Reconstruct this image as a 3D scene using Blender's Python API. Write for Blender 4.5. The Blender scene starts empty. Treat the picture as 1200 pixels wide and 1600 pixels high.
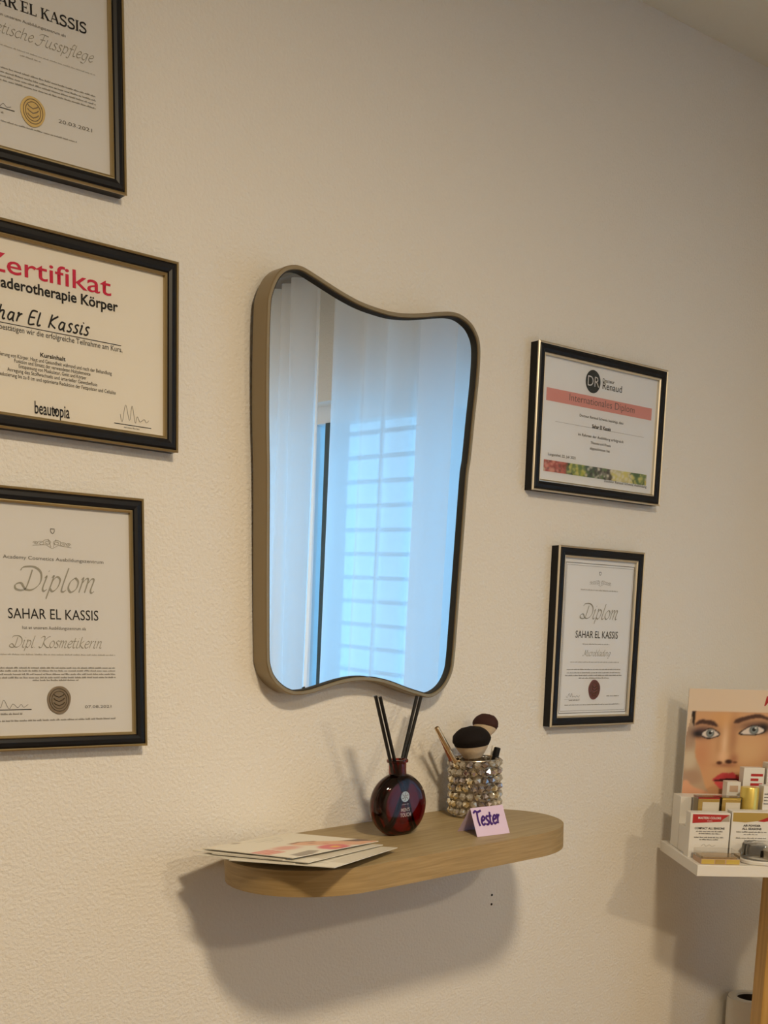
import bpy, bmesh, math, random
import numpy as np
from mathutils import Vector, Matrix

random.seed(7)
S = bpy.context.scene
COL = S.collection

# ------------------------------------------------------------------ camera
CAM_POS = Vector((0.0, -1.5193, 1.5))
YAW, PITCH, ROLL = 0.675295, -0.200053, 0.0246555
FOCAL_PX, PRINCIPAL_Y = 1879.9, 1371.14
fwd = Vector((math.sin(YAW) * math.cos(PITCH), math.cos(YAW) * math.cos(PITCH), math.sin(PITCH)))
rgt = Vector((math.cos(YAW), -math.sin(YAW), 0))
upv = rgt.cross(fwd)
r2 = rgt * math.cos(ROLL) + upv * math.sin(ROLL)
u2 = -rgt * math.sin(ROLL) + upv * math.cos(ROLL)
cd = bpy.data.cameras.new('camera')
cam = bpy.data.objects.new('camera', cd)
COL.objects.link(cam)
m3 = Matrix((r2, u2, -fwd)).transposed()
cam.matrix_world = Matrix.Translation(CAM_POS) @ m3.to_4x4()
cd.sensor_fit = 'HORIZONTAL'
cd.sensor_width = 36.0
cd.lens = FOCAL_PX / 1200 * 36.0
cd.shift_y = (PRINCIPAL_Y - 800) / 1200
cd.clip_start = 0.01
S.camera = cam

# ------------------------------------------------------------------ sky, lamps, exposure
SKY_COLOR, SKY_STRENGTH = (0.25, 0.63, 1.0), 3.1
w = bpy.data.worlds.new('overcast_sky')
S.world = w
w.use_nodes = True
bg = w.node_tree.nodes['Background']
bg.inputs['Color'].default_value = (*SKY_COLOR, 1)
bg.inputs['Strength'].default_value = SKY_STRENGTH

LAMPS = [  # x, y, watts: a recessed ceiling downlight, then an added fill lamp
    (0.62, -1.62, 35.0),
    (1.35, -3.05, 29.0),  # added lamp, lifts the light on the right of the wall
]
LAMP_COLOR = (1.0, 0.80, 0.54)
ROOM_H = 2.545

S.view_settings.view_transform = 'Standard'
S.view_settings.look = 'None'
S.view_settings.gamma = 1.0
S.view_settings.use_curve_mapping = False
S.view_settings.exposure = 0.0

# ------------------------------------------------------------------ materials
def lin(c):
    return tuple(((v / 255) / 12.92 if v / 255 <= .04045 else ((v / 255 + .055) / 1.055) ** 2.4) for v in c)

def mat(name, col, rough=.5, metal=0.0, spec=.5, trans=0.0, ior=1.45, coat=0.0):
    m = bpy.data.materials.new(name)
    m.use_nodes = True
    b = m.node_tree.nodes['Principled BSDF']
    b.inputs['Base Color'].default_value = (*col, 1)
    b.inputs['Roughness'].default_value = rough
    b.inputs['Metallic'].default_value = metal
    b.inputs['Specular IOR Level'].default_value = spec
    b.inputs['Transmission Weight'].default_value = trans
    b.inputs['IOR'].default_value = ior
    b.inputs['Coat Weight'].default_value = coat
    return m

def nodes(m):
    nt = m.node_tree
    return nt, nt.nodes, nt.links, nt.nodes['Principled BSDF']

def add_bump(m, scale, strength, dist, detail=4, coords='Object', stretch=(1, 1, 1)):
    nt, N, L, b = nodes(m)
    tc = N.new('ShaderNodeTexCoord')
    mp = N.new('ShaderNodeMapping')
    mp.inputs['Scale'].default_value = stretch
    nz = N.new('ShaderNodeTexNoise')
    nz.inputs['Scale'].default_value = scale
    nz.inputs['Detail'].default_value = detail
    bp = N.new('ShaderNodeBump')
    bp.inputs['Strength'].default_value = strength
    bp.inputs['Distance'].default_value = dist
    L.new(tc.outputs[coords], mp.inputs['Vector'])
    L.new(mp.outputs['Vector'], nz.inputs['Vector'])
    L.new(nz.outputs['Fac'], bp.inputs['Height'])
    L.new(bp.outputs['Normal'], b.inputs['Normal'])
    return nz

def tint(m, c1, c2, scale, detail=3, stretch=(1, 1, 1), lo=.35, hi=.65, dist=0.0):
    nt, N, L, b = nodes(m)
    tc = N.new('ShaderNodeTexCoord')
    mp = N.new('ShaderNodeMapping')
    mp.inputs['Scale'].default_value = stretch
    nz = N.new('ShaderNodeTexNoise')
    nz.inputs['Scale'].default_value = scale
    nz.inputs['Detail'].default_value = detail
    nz.inputs['Distortion'].default_value = dist
    cr = N.new('ShaderNodeValToRGB')
    cr.color_ramp.elements[0].position = lo
    cr.color_ramp.elements[1].position = hi
    cr.color_ramp.elements[0].color = (*c1, 1)
    cr.color_ramp.elements[1].color = (*c2, 1)
    L.new(tc.outputs['Object'], mp.inputs['Vector'])
    L.new(mp.outputs['Vector'], nz.inputs['Vector'])
    L.new(nz.outputs['Fac'], cr.inputs['Fac'])
    L.new(cr.outputs['Color'], b.inputs['Base Color'])

def clear_mat(name, tintc=(1, 1, 1), gloss=.10, rough=.02):
    """thin clear sheet: see-through with a fresnel reflection"""
    m = bpy.data.materials.new(name)
    m.use_nodes = True
    nt = m.node_tree
    N, L = nt.nodes, nt.links
    N.remove(N['Principled BSDF'])
    out = N['Material Output']
    tr = N.new('ShaderNodeBsdfTransparent')
    tr.inputs['Color'].default_value = (*tintc, 1)
    gl = N.new('ShaderNodeBsdfGlossy')
    gl.inputs['Roughness'].default_value = rough
    fr = N.new('ShaderNodeFresnel')
    fr.inputs['IOR'].default_value = 1.25 + gloss * 2
    mx = N.new('ShaderNodeMixShader')
    L.new(fr.outputs['Fac'], mx.inputs['Fac'])
    L.new(tr.outputs[0], mx.inputs[1])
    L.new(gl.outputs[0], mx.inputs[2])
    L.new(mx.outputs[0], out.inputs['Surface'])
    return m

def sheer_mat(name, col, see):
    """curtain voile: part see-through, part translucent, part diffuse"""
    m = bpy.data.materials.new(name)
    m.use_nodes = True
    nt = m.node_tree
    N, L = nt.nodes, nt.links
    N.remove(N['Principled BSDF'])
    out = N['Material Output']
    tr = N.new('ShaderNodeBsdfTransparent')
    tl = N.new('ShaderNodeBsdfTranslucent')
    tl.inputs['Color'].default_value = (*col, 1)
    df = N.new('ShaderNodeBsdfDiffuse')
    df.inputs['Color'].default_value = (*col, 1)
    m1 = N.new('ShaderNodeMixShader')
    m1.inputs['Fac'].default_value = .22
    m2 = N.new('ShaderNodeMixShader')
    m2.inputs['Fac'].default_value = see
    L.new(tl.outputs[0], m1.inputs[1])
    L.new(df.outputs[0], m1.inputs[2])
    L.new(m1.outputs[0], m2.inputs[1])
    L.new(tr.outputs[0], m2.inputs[2])
    L.new(m2.outputs[0], out.inputs['Surface'])
    return m

def paint_mat(name, rough=.45):
    m = mat(name, (1, 1, 1), rough)
    nt, N, L, b = nodes(m)
    at = N.new('ShaderNodeVertexColor')
    at.layer_name = 'Col'
    L.new(at.outputs['Color'], b.inputs['Base Color'])
    return m

M = {}
M['wall'] = mat('wall_plaster', (.80, .775, .73), .9, spec=.2)
add_bump(M['wall'], 210, .8, .0028, 5)
M['wall_low_bounce'] = mat('wall_low_bounce_paint', (.58, .54, .48), .9, spec=.2)  # unseen walls, colour darkened to cut bounced light
add_bump(M['wall_low_bounce'], 210, .8, .0028, 5)
M['ceiling'] = mat('ceiling_paint', (.80, .79, .70), .9, spec=.2)
add_bump(M['ceiling'], 90, .6, .003, 5)
M['floor'] = mat('floor_laminate', (.32, .21, .12), .45)
tint(M['floor'], (.16, .105, .06), (.26, .17, .10), 6, 5, (1, 9, 1))
M['white_trim'] = mat('white_trim', (.82, .81, .78), .4)
M['black'] = mat('black_lacquer', (.006, .006, .008), .40, spec=.3)
M['gold'] = mat('gold_leaf_edge', (.46, .36, .19), .32, metal=.85)
M['silver_gold'] = mat('champagne_edge', (.74, .68, .56), .28, metal=.9)
M['paper'] = mat('certificate_paper', (.65, .645, .645), .75, spec=.2)
M['paper_white'] = mat('certificate_paper_white', (.76, .77, .79), .75, spec=.2)
M['paper_cream'] = mat('certificate_paper_cream', (.74, .71, .65), .75, spec=.2)
M['ink'] = mat('ink_black', (.012, .012, .014), .6, spec=.2)
M['ink_grey'] = mat('ink_grey', (.13, .125, .12), .6, spec=.2)
M['ink_soft'] = mat('ink_small_print', (.25, .24, .225), .6, spec=.2)
M['ink_faint'] = mat('ink_faint', (.40, .385, .36), .6, spec=.2)
M['ink_script'] = mat('ink_silver_grey', (.30, .29, .25), .6, spec=.2)
M['ink_red'] = mat('ink_red', (.52, .018, .06), .55, spec=.2)
M['ink_violet'] = mat('ink_violet_marker', (.06, .022, .17), .5, spec=.2)
M['pink_band'] = mat('salmon_print', (.66, .30, .27), .7, spec=.2)
M['charcoal'] = mat('charcoal_print', (.045, .05, .05), .7, spec=.2)
M['glazing'] = clear_mat('picture_glazing', (.985, .985, .985), .02)
M['mirror'] = mat('mirror_silvering', (.86, .91, .93), 0.0, metal=1.0)
M['brass'] = mat('brushed_champagne_metal', (.31, .245, .150), .42, metal=.55)
add_bump(M['brass'], 60, .12, .001, 2, stretch=(1, 1, 12))
M['dark_back'] = mat('dark_backing', (.02, .02, .02), .8)
M['oak'] = mat('oak_veneer', (.5, .35, .18), .48)
tint(M['oak'], (.29, .215, .110), (.41, .315, .17), 9, 6, (1.2, 15, 15), .3, .7, .4)
M['oak_edge'] = mat('oak_edge_band', (.5, .35, .18), .5)
tint(M['oak_edge'], (.28, .19, .08), (.41, .285, .13), 8, 6, (1.6, 1.6, 34), .3, .7, .5)
M['sky_glass'] = clear_mat('window_glass', (.95, .98, 1.0), .05)
M['pvc'] = mat('window_frame_white', (.78, .80, .82), .35)
M['pvc_dark'] = mat('window_mullion_dark', (.02, .055, .065), .4)
M['grille'] = mat('painted_grille_grey', (.20, .27, .30), .5)
M['sheer'] = sheer_mat('sheer_voile', (.92, .93, .95), .10)
M['voile'] = sheer_mat('voile_dense', (.92, .92, .93), .02)
M['rail'] = mat('rail_aluminium', (.30, .30, .30), .4, metal=.6)
M['lamp_white'] = mat('lamp_white_metal', (.8, .8, .78), .4)
M['red_glass'] = mat('dark_red_glass', (.34, .025, .015), .03, trans=1.0, ior=1.47)
M['perfume'] = mat('red_perfume_oil', (.42, .06, .05), .0, trans=1.0, ior=1.36)
M['silver'] = mat('silver_foil', (.62, .58, .50), .35, metal=.9)
M['silver_print'] = mat('silver_print', (.58, .46, .42), .4, metal=.4)
M['reed'] = mat('black_fibre_reed', (.006, .006, .007), .35)
M['crystal'] = mat('crystal_bead', (.98, .93, .82), .02, trans=.75, ior=1.75, metal=.25)
M['crystal_dark'] = mat('crystal_bead_dim', (.50, .46, .48), .03, metal=.9)  # dark copy of the clear bead, sparkle contrast put into colour
M['crystal_bright'] = mat('crystal_bead_glint', (.95, .88, .70), .03, metal=1.0)  # bright copy of the clear bead, glints put into colour
M['wire'] = mat('wire_silver', (.50, .45, .38), .3, metal=1.0)
M['cup_liner'] = mat('cup_liner', (.36, .31, .24), .25, metal=.7)
M['bristle_black'] = mat('bristle_black', (.010, .007, .007), .8, spec=.2)
add_bump(M['bristle_black'], 700, .5, .001, 2, stretch=(1, 1, .1))
M['bristle_brown'] = mat('bristle_brown', (.05, .022, .02), .8, spec=.2)
M['bristle_cream'] = mat('bristle_cream', (.62, .50, .36), .8, spec=.2)
add_bump(M['bristle_cream'], 700, .5, .001, 2, stretch=(1, 1, .1))
M['rose_gold'] = mat('pale_gold_metal', (.72, .54, .34), .25, metal=.9)
M['copper'] = mat('copper_tube', (.30, .10, .05), .3, metal=.6)
M['lilac'] = mat('lilac_card', (.66, .54, .74), .75, spec=.2)
M['flyer'] = mat('leaflet_paper', (.80, .78, .72), .45)
M['board_white'] = mat('white_laminate', (.82, .80, .76), .35)
M['carton'] = mat('white_carton', (.82, .80, .76), .5)
M['carton_red'] = mat('red_foil_print', (.48, .03, .03), .35)
M['carton_gold'] = mat('gold_foil_print', (.62, .45, .14), .3, metal=.6)
M['acrylic'] = clear_mat('clear_acrylic', (.95, .94, .92), .14)
M['gold_yellow'] = mat('yellow_gold', (.80, .62, .16), .3, metal=.6)
M['post'] = mat('orange_beech', (.52, .30, .09), .4)
tint(M['post'], (.44, .245, .065), (.58, .35, .11), 5, 5, (14, 14, 1))
M['tissue'] = mat('tissue_paper', (.80, .77, .70), .85, spec=.1)
add_bump(M['tissue'], 45, .6, .004, 3, stretch=(1, 1, 2))
M['card_core'] = mat('dark_core', (.035, .025, .02), .9)
M['powder_beige'] = mat('powder_beige', (.60, .42, .30), .7)
M['paint'] = paint_mat('printed_picture', .4)
M['seal_gold'] = mat('wax_seal_gold', (.52, .38, .15), .4, metal=.3)
M['seal_bronze'] = mat('wax_seal_bronze', (.23, .18, .125), .45, metal=.3)
M['seal_dark'] = mat('wax_seal_engraving', (.07, .05, .03), .6)  # dark tone for the relief lines on the seals
M['seal_maroon'] = mat('wax_seal_maroon', (.17, .055, .05), .5)

# ------------------------------------------------------------------ mesh helpers
class MB:
    def __init__(self):
        self.v, self.f = [], []
    def add(self, vs, fs):
        o = len(self.v)
        self.v += [tuple(p) for p in vs]
        self.f += [tuple(i + o for i in f) for f in fs]
        return self
    def box(self, x0, x1, y0, y1, z0, z1):
        return self.add([(x0, y0, z0), (x1, y0, z0), (x1, y1, z0), (x0, y1, z0),
                         (x0, y0, z1), (x1, y0, z1), (x1, y1, z1), (x0, y1, z1)],
                        [(0, 3, 2, 1), (4, 5, 6, 7), (0, 1, 5, 4), (1, 2, 6, 5), (2, 3, 7, 6), (3, 0, 4, 7)])
    def lathe(self, prof, n=32, c=(0, 0, 0), caps=True):
        """profile of (radius, z) turned about Z"""
        vs, fs = [], []
        for r, z in prof:
            for k in range(n):
                a = 2 * math.pi * k / n
                vs.append((c[0] + r * math.cos(a), c[1] + r * math.sin(a), c[2] + z))
        for i in range(len(prof) - 1):
            for k in range(n):
                a, b = i * n + k, i * n + (k + 1) % n
                fs.append((a, b, b + n, a + n))
        if caps:
            fs.append(tuple(reversed(range(n))))
            fs.append(tuple((len(prof) - 1) * n + k for k in range(n)))
        return self.add(vs, fs)
    def tube(self, pts, r, n=8, caps=True):
        pts = [Vector(p) for p in pts]
        vs, fs = [], []
        for i, p in enumerate(pts):
            d = (pts[min(i + 1, len(pts) - 1)] - pts[max(i - 1, 0)]).normalized()
            a = d.orthogonal().normalized() if i == 0 else (pa - d * pa.dot(d)).normalized()
            pa = a
            b = d.cross(a)
            rr = r[i] if isinstance(r, (list, tuple)) else r
            for k in range(n):
                t = 2 * math.pi * k / n
                vs.append(p + (a * math.cos(t) + b * math.sin(t)) * rr)
        for i in range(len(pts) - 1):
            for k in range(n):
                q, s = i * n + k, i * n + (k + 1) % n
                fs.append((q, s, s + n, q + n))
        if caps:
            fs.append(tuple(reversed(range(n))))
            fs.append(tuple((len(pts) - 1) * n + k for k in range(n)))
        return self.add(vs, fs)
    def prism(self, outline, y0, y1):
        """outline in (x, z), extruded along y"""
        n = len(outline)
        vs = [(x, y0, z) for x, z in outline] + [(x, y1, z) for x, z in outline]
        fs = [tuple(range(n)), tuple(reversed(range(n, 2 * n)))]
        fs += [(i + n, (i + 1) % n + n, (i + 1) % n, i) for i in range(n)]
        return self.add(vs, fs)
    def slab(self, outline, z0, z1):
        """outline in (x, y), extruded along z"""
        n = len(outline)
        vs = [(x, y, z0) for x, y in outline] + [(x, y, z1) for x, y in outline]
        fs = [tuple(reversed(range(n))), tuple(range(n, 2 * n))]
        fs += [(i, (i + 1) % n, (i + 1) % n + n, i + n) for i in range(n)]
        return self.add(vs, fs)
    def ring(self, rects):
        """mitred rectangular ring: list of (half width, half height, y), closed cross-section"""
        n = len(rects)
        vs, fs = [], []
        for hw, hh, y in rects:
            vs += [(-hw, y, -hh), (hw, y, -hh), (hw, y, hh), (-hw, y, hh)]
        for i in range(n):
            j = (i + 1) % n
            for k in range(4):
                l = (k + 1) % 4
                fs.append((i * 4 + k, i * 4 + l, j * 4 + l, j * 4 + k))
        return self.add(vs, fs)
    def flat(self, outline, y):
        """flat print: polygon in (x, z)"""
        n = len(outline)
        return self.add([(x, y, z) for x, z in outline], [tuple(range(n))])
    def ribbon(self, pts, wd, y, nib=None):
        """flat stroke in (x, z); nib = (angle, thin ratio) gives pen contrast"""
        P = [Vector(p) for p in pts]
        vs, fs = [], []
        for i, p in enumerate(P):
            d = P[min(i + 1, len(P) - 1)] - P[max(i - 1, 0)]
            if d.length < 1e-9:
                d = Vector((1, 0))
            d.normalize()
            ww = wd
            if nib:
                ww = wd * (nib[1] + (1 - nib[1]) * abs(math.sin(math.atan2(d.y, d.x) - nib[0])))
            nrm = Vector((-d.y, d.x)) * ww / 2
            vs += [(p.x + nrm.x, y, p.y + nrm.y), (p.x - nrm.x, y, p.y - nrm.y)]
        for i in range(len(P) - 1):
            fs.append((2 * i, 2 * i + 1, 2 * i + 3, 2 * i + 2))
        return self.add(vs, fs)
    def build(self, name, m, parent=None, smooth=False, bevel=0, fix=True):
        me = bpy.data.meshes.new(name)
        me.from_pydata(self.v, [], self.f)
        if fix or bevel:
            bm = bmesh.new()
            bm.from_mesh(me)
            if bevel:
                bmesh.ops.bevel(bm, geom=[e for e in bm.edges if len(e.link_faces) == 2 and e.calc_face_angle(0) > .6],
                                offset=bevel, segments=2, profile=.6, affect='EDGES', clamp_overlap=True)
            bmesh.ops.recalc_face_normals(bm, faces=bm.faces)
            bm.to_mesh(me)
            bm.free()
        if smooth:
            me.polygons.foreach_set('use_smooth', [True] * len(me.polygons))
            if smooth != 'all':
                me.set_sharp_from_angle(angle=math.radians(38))
        me.materials.append(M[m])
        o = bpy.data.objects.new(name, me)
        COL.objects.link(o)
        if parent is not None:
            o.parent = parent
        return o

def tag(o, label, cat, group=None):
    o['label'] = label
    o['category'] = cat
    if group:
        o['group'] = group
    return o

def thing(name, label, cat, loc=(0, 0, 0), rot=(0, 0, 0), group=None):
    o = bpy.data.objects.new(name, None)
    COL.objects.link(o)
    o.location = loc
    o.rotation_euler = rot
    o.empty_display_size = .02
    return tag(o, label, cat, group)

def struct(o):
    o['kind'] = 'structure'
    return o

def catmull(pts, closed=False, sub=6):
    P = [Vector(p) for p in pts]
    n = len(P)
    out = []
    rng = n if closed else n - 1
    for i in range(rng):
        if closed:
            a, b, c, d = P[(i - 1) % n], P[i], P[(i + 1) % n], P[(i + 2) % n]
        else:
            a, b, c, d = P[max(i - 1, 0)], P[i], P[i + 1], P[min(i + 2, n - 1)]
        for k in range(sub):
            t = k / sub
            out.append(.5 * ((2 * b) + (c - a) * t + (2 * a - 5 * b + 4 * c - d) * t * t + (3 * b - a - 3 * c + d) * t ** 3))
    if not closed:
        out.append(P[-1])
    return out

def circle(cx, cz, rx, rz=None, n=32, a0=0):
    rz = rx if rz is None else rz
    return [(cx + rx * math.cos(a0 + 2 * math.pi * k / n), cz + rz * math.sin(a0 + 2 * math.pi * k / n)) for k in range(n)]

# ------------------------------------------------------------------ lettering
def font_mesh(s, bold=0.0, shear=0.0):
    cu = bpy.data.curves.new('letters', 'FONT')
    cu.body = s
    cu.size = 1.0
    cu.offset = bold
    cu.shear = shear
    cu.resolution_u = 3
    o = bpy.data.objects.new('letters', cu)
    COL.objects.link(o)
    dg = bpy.context.evaluated_depsgraph_get()
    me = bpy.data.meshes.new_from_object(o.evaluated_get(dg))
    bpy.data.objects.remove(o)
    bpy.data.curves.remove(cu)
    return me

_ref = font_mesh('H')
CAP = max(v.co.y for v in _ref.vertices)

def letters(name, s, x0, x1, zb, cap, m, parent, y=-.0004, bold=0.0, shear=0.0):
    """sans lettering: baseline zb, cap height cap, stretched to span x0..x1"""
    me = font_mesh(s, bold, shear)
    xs = [v.co.x for v in me.vertices]
    a, b = min(xs), max(xs)
    for v in me.vertices:
        v.co = (x0 + (v.co.x - a) / (b - a) * (x1 - x0), y, zb + v.co.y / CAP * cap)
    me.name = name
    me.materials.clear()
    me.materials.append(M[m])
    o = bpy.data.objects.new(name, me)
    COL.objects.link(o)
    o.parent = parent
    return o

bowl = [(.38, .42), (.25, .5), (.08, .36), (.05, .14), (.16, 0), (.3, .1), (.38, .42)]
PEN = {  # pen strokes per letter and advance: x-height .5, ascender .8
    'a': ([bowl, [(.4, .5), (.36, .12), (.42, 0), (.5, .06)]], .5),
    'b': ([[(.1, .8), (.06, .1), (.18, 0), (.36, .12), (.38, .36), (.26, .5), (.08, .34)]], .45),
    'c': ([[(.36, .42), (.25, .5), (.08, .36), (.06, .12), (.2, 0), (.38, .1)]], .40),
    'd': ([bowl, [(.44, .82), (.37, .12), (.43, 0), (.5, .06)]], .51),
    'e': ([[(.07, .24), (.3, .3), (.34, .42), (.24, .5), (.09, .36), (.06, .14), (.18, 0), (.36, .1)]], .40),
    'f': ([[(.36, .76), (.27, .8), (.2, .66), (.12, -.1), (.04, -.24), (-.06, -.2)], [(.04, .46), (.32, .46)]], .32),
    'g': ([bowl, [(.4, .5), (.34, -.08), (.2, -.25), (.02, -.2)]], .48),
    'h': ([[(.1, .8), (.05, 0)], [(.06, .26), (.2, .46), (.34, .44), (.32, .1), (.38, 0), (.46, .06)]], .49),
    'i': ([[(.06, .44), (.12, .5), (.07, .1), (.14, 0), (.22, .06)], [(.14, .66), (.17, .70)]], .25),
    'k': ([[(.1, .8), (.05, 0)], [(.32, .5), (.09, .24), (.34, 0), (.42, .04)]], .42),
    'l': ([[(.14, .82), (.06, .1), (.14, 0), (.22, .06)]], .24),
    'm': ([[(.04, .44), (.1, .5), (.05, 0)], [(.07, .28), (.2, .48), (.29, .44), (.26, 0)],
           [(.28, .28), (.4, .48), (.5, .44), (.46, .1), (.52, 0), (.6, .06)]], .63),
    'n': ([[(.04, .44), (.1, .5), (.05, 0)], [(.07, .28), (.22, .48), (.33, .44), (.3, .1), (.36, 0), (.45, .06)]], .47),
    'o': ([[(.22, .5), (.08, .36), (.05, .14), (.18, 0), (.34, .12), (.36, .36), (.22, .5)]], .42),
    'p': ([[(.06, .46), (.12, .5), (.02, -.26)], [(.08, .3), (.22, .5), (.37, .4), (.34, .14), (.2, 0), (.07, .1)]], .44),
    'r': ([[(.04, .44), (.1, .5), (.05, 0)], [(.07, .26), (.2, .46), (.3, .48)]], .32),
    's': ([[(.3, .44), (.2, .5), (.09, .4), (.16, .28), (.26, .18), (.24, .04), (.12, 0), (.02, .06)]], .34),
    't': ([[(.14, .72), (.08, .12), (.16, 0), (.26, .06)], [(0, .48), (.26, .48)]], .29),
    'u': ([[(.06, .46), (.1, .5), (.06, .14), (.16, 0), (.3, .12), (.38, .5)], [(.38, .5), (.34, .1), (.4, 0), (.48, .06)]], .5),
    '.': ([[(.05, 0), (.08, .03)]], .18),
    ' ': ([], .28),
    'D': ([[(.30, .70), (.24, .12), (.10, 0), (-.12, .04), (-.16, .18), (.02, .24), (.22, .04), (.48, .04), (.68, .28),
            (.62, .62), (.34, .80), (-.02, .78), (-.1, .66)]], .74),
    'K': ([[(-.08, .66), (.06, .78), (.22, .72), (.16, .1), (.02, 0), (-.1, .08)], [(.62, .80), (.42, .70), (.2, .38), (.5, .04), (.7, .02)]], .68),
    'F': ([[(.0, .66), (.2, .80), (.62, .76)], [(.34, .76), (.22, .1), (.04, -.06), (-.14, .04)], [(.14, .4), (.46, .42)]], .52),
    'M': ([[(-.1, .1), (.02, 0), (.16, .3), (.26, .78), (.34, .1), (.62, .78), (.62, .06), (.76, .02)]], .78),
}
HAND = dict(PEN)  # plain ball-pen capitals for handwriting
HAND['S'] = ([[(.40, .70), (.26, .80), (.10, .66), (.20, .46), (.36, .26), (.26, .04), (.04, .06)]], .50)
HAND['E'] = ([[(.46, .78), (.12, .74), (.08, .02), (.42, .04)], [(.1, .40), (.38, .42)]], .48)
HAND['K'] = ([[(.14, .80), (.08, .0)], [(.50, .76), (.12, .36), (.48, .02)]], .54)
HAND['T'] = ([[(-.10, .74), (.08, .86), (.26, .78), (.60, .86)], [(.22, .80), (.22, .30), (.32, -.04)]], .46)
HAND['l'] = ([[(.08, .78), (.05, .04), (.24, .06)]], .30)
HAND['a'] = ([[(.34, .44), (.16, .46), (.06, .2), (.16, .02), (.32, .16), (.36, .46)], [(.36, .48), (.36, .04), (.44, .0)]], .48)

def pen_text(name, s, x0, x1, zb, cap, m, parent, y=-.0004, font=None, wd=.05, nib=None, shear=0.0, spread=1.0):
    font = font or PEN
    strokes, x = [], 0.0
    for ch in s:
        st, adv = font[ch]
        for p in st:
            q = [(a + x + b * shear, b) for a, b in p]
            strokes.append(catmull(q, sub=5) if len(q) > 2 else [Vector(t) for t in q])
        x += adv * spread
    xs = [p.x for st in strokes for p in st]
    a, b = min(xs), max(xs)
    sx, sz = (x1 - x0) / (b - a), cap / .8
    mb = MB()
    for i, st in enumerate(strokes):
        mb.ribbon([(x0 + (p.x - a) * sx, zb + p.y * sz) for p in st], wd * sz, y - .00002 * (i % 4), nib)
    return mb.build(name, m, parent, fix=False)

def serif_text(name, s, x0, x1, zb, cap, m, parent, y=-.0004):
    """bold roman capitals with slab serifs"""
    T, t, h = .16, .06, 1.0
    G = {
        'S': ([('c', [(.50, .80), (.44, .93), (.30, .97), (.12, .86), (.14, .64), (.34, .50), (.50, .34), (.46, .10), (.28, .03), (.10, .08), (.05, .22)], .13)],
              [(.04, .24), (.47, .80)], .60),
        'A': ([('l', [(.32, 1.), (.06, 0)], t), ('l', [(.32, 1.), (.58, 0)], T), ('l', [(.16, .34), (.48, .34)], t)], [(.06, 0), (.58, 0)], .68),
        'H': ([('l', [(.13, 0), (.13, 1)], T), ('l', [(.55, 0), (.55, 1)], T), ('l', [(.13, .5), (.55, .5)], t)], [(.13, 0), (.13, 1), (.55, 0), (.55, 1)], .72),
        'R': ([('l', [(.13, 0), (.13, 1)], T), ('c', [(.13, .97), (.36, .97), (.50, .85), (.50, .65), (.36, .52), (.13, .52)], .10), ('l', [(.30, .52), (.56, 0)], T)],
              [(.13, 0), (.06, 1), (.58, 0)], .66),
        'E': ([('l', [(.13, 0), (.13, 1)], T), ('l', [(.13, .97), (.50, .97)], t), ('l', [(.13, .5), (.40, .5)], t), ('l', [(.13, .03), (.52, .03)], t),
               ('l', [(.49, 1), (.49, .8)], t), ('l', [(.51, 0), (.51, .22)], t), ('l', [(.39, .4), (.39, .6)], t)], [(.08, 0), (.08, 1)], .60),
        'L': ([('l', [(.13, 0), (.13, 1)], T), ('l', [(.13, .03), (.50, .03)], t), ('l', [(.49, 0), (.49, .24)], t)], [(.10, 0), (.13, 1)], .56),
        'K': ([('l', [(.13, 0), (.13, 1)], T), ('l', [(.52, 1), (.15, .42)], t), ('l', [(.28, .60), (.56, 0)], T)], [(.13, 0), (.13, 1), (.52, 1), (.56, 0)], .68),
        'I': ([('l', [(.13, 0), (.13, 1)], T)], [(.13, 0), (.13, 1)], .28),
        ' ': ([], [], .26),
    }
    mb, x = MB(), 0.0
    polys = []
    for ch in s:
        st, sr, adv = G[ch]
        for kind, p, wd in st:
            q = [(a + x, b) for a, b in p]
            polys.append((catmull(q, sub=4) if kind == 'c' else [Vector(k) for k in q], wd))
        for a, b in sr:
            if ch != 'S':
                polys.append(([Vector((a + x - .12, abs(b - .03))), Vector((a + x + .12, abs(b - .03)))], .055))
        x += adv
    sx, sz = (x1 - x0) / (x - .1), cap
    for i, (p, wd) in enumerate(polys):
        mb.ribbon([(x0 + k.x * sx, zb + k.y * sz) for k in p], wd * (sx + sz) / 2, y - .00002 * (i % 4))
    return mb.build(name, m, parent, fix=False)

def dash_line(name, x0, x1, zb, h, m, parent, y=-.0004, seed=0):
    """a line of print too small to read: word-length marks"""
    rnd = random.Random(seed)
    mb, x = MB(), x0
    while x < x1 - .0005:
        wl = min(rnd.uniform(.003, .011), x1 - x)
        k = x
        while k < x + wl - .0002:
            lw = min(rnd.uniform(.0007, .0011), x + wl - k)
            hh = h * rnd.choice((.55, .6, .62, .95))
            mb.flat([(k, zb), (k + lw * .72, zb), (k + lw * .72, zb + hh), (k, zb + hh)], y)
            k += lw
        x += wl + .0011
    return mb.build(name, m, parent, fix=False)

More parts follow.
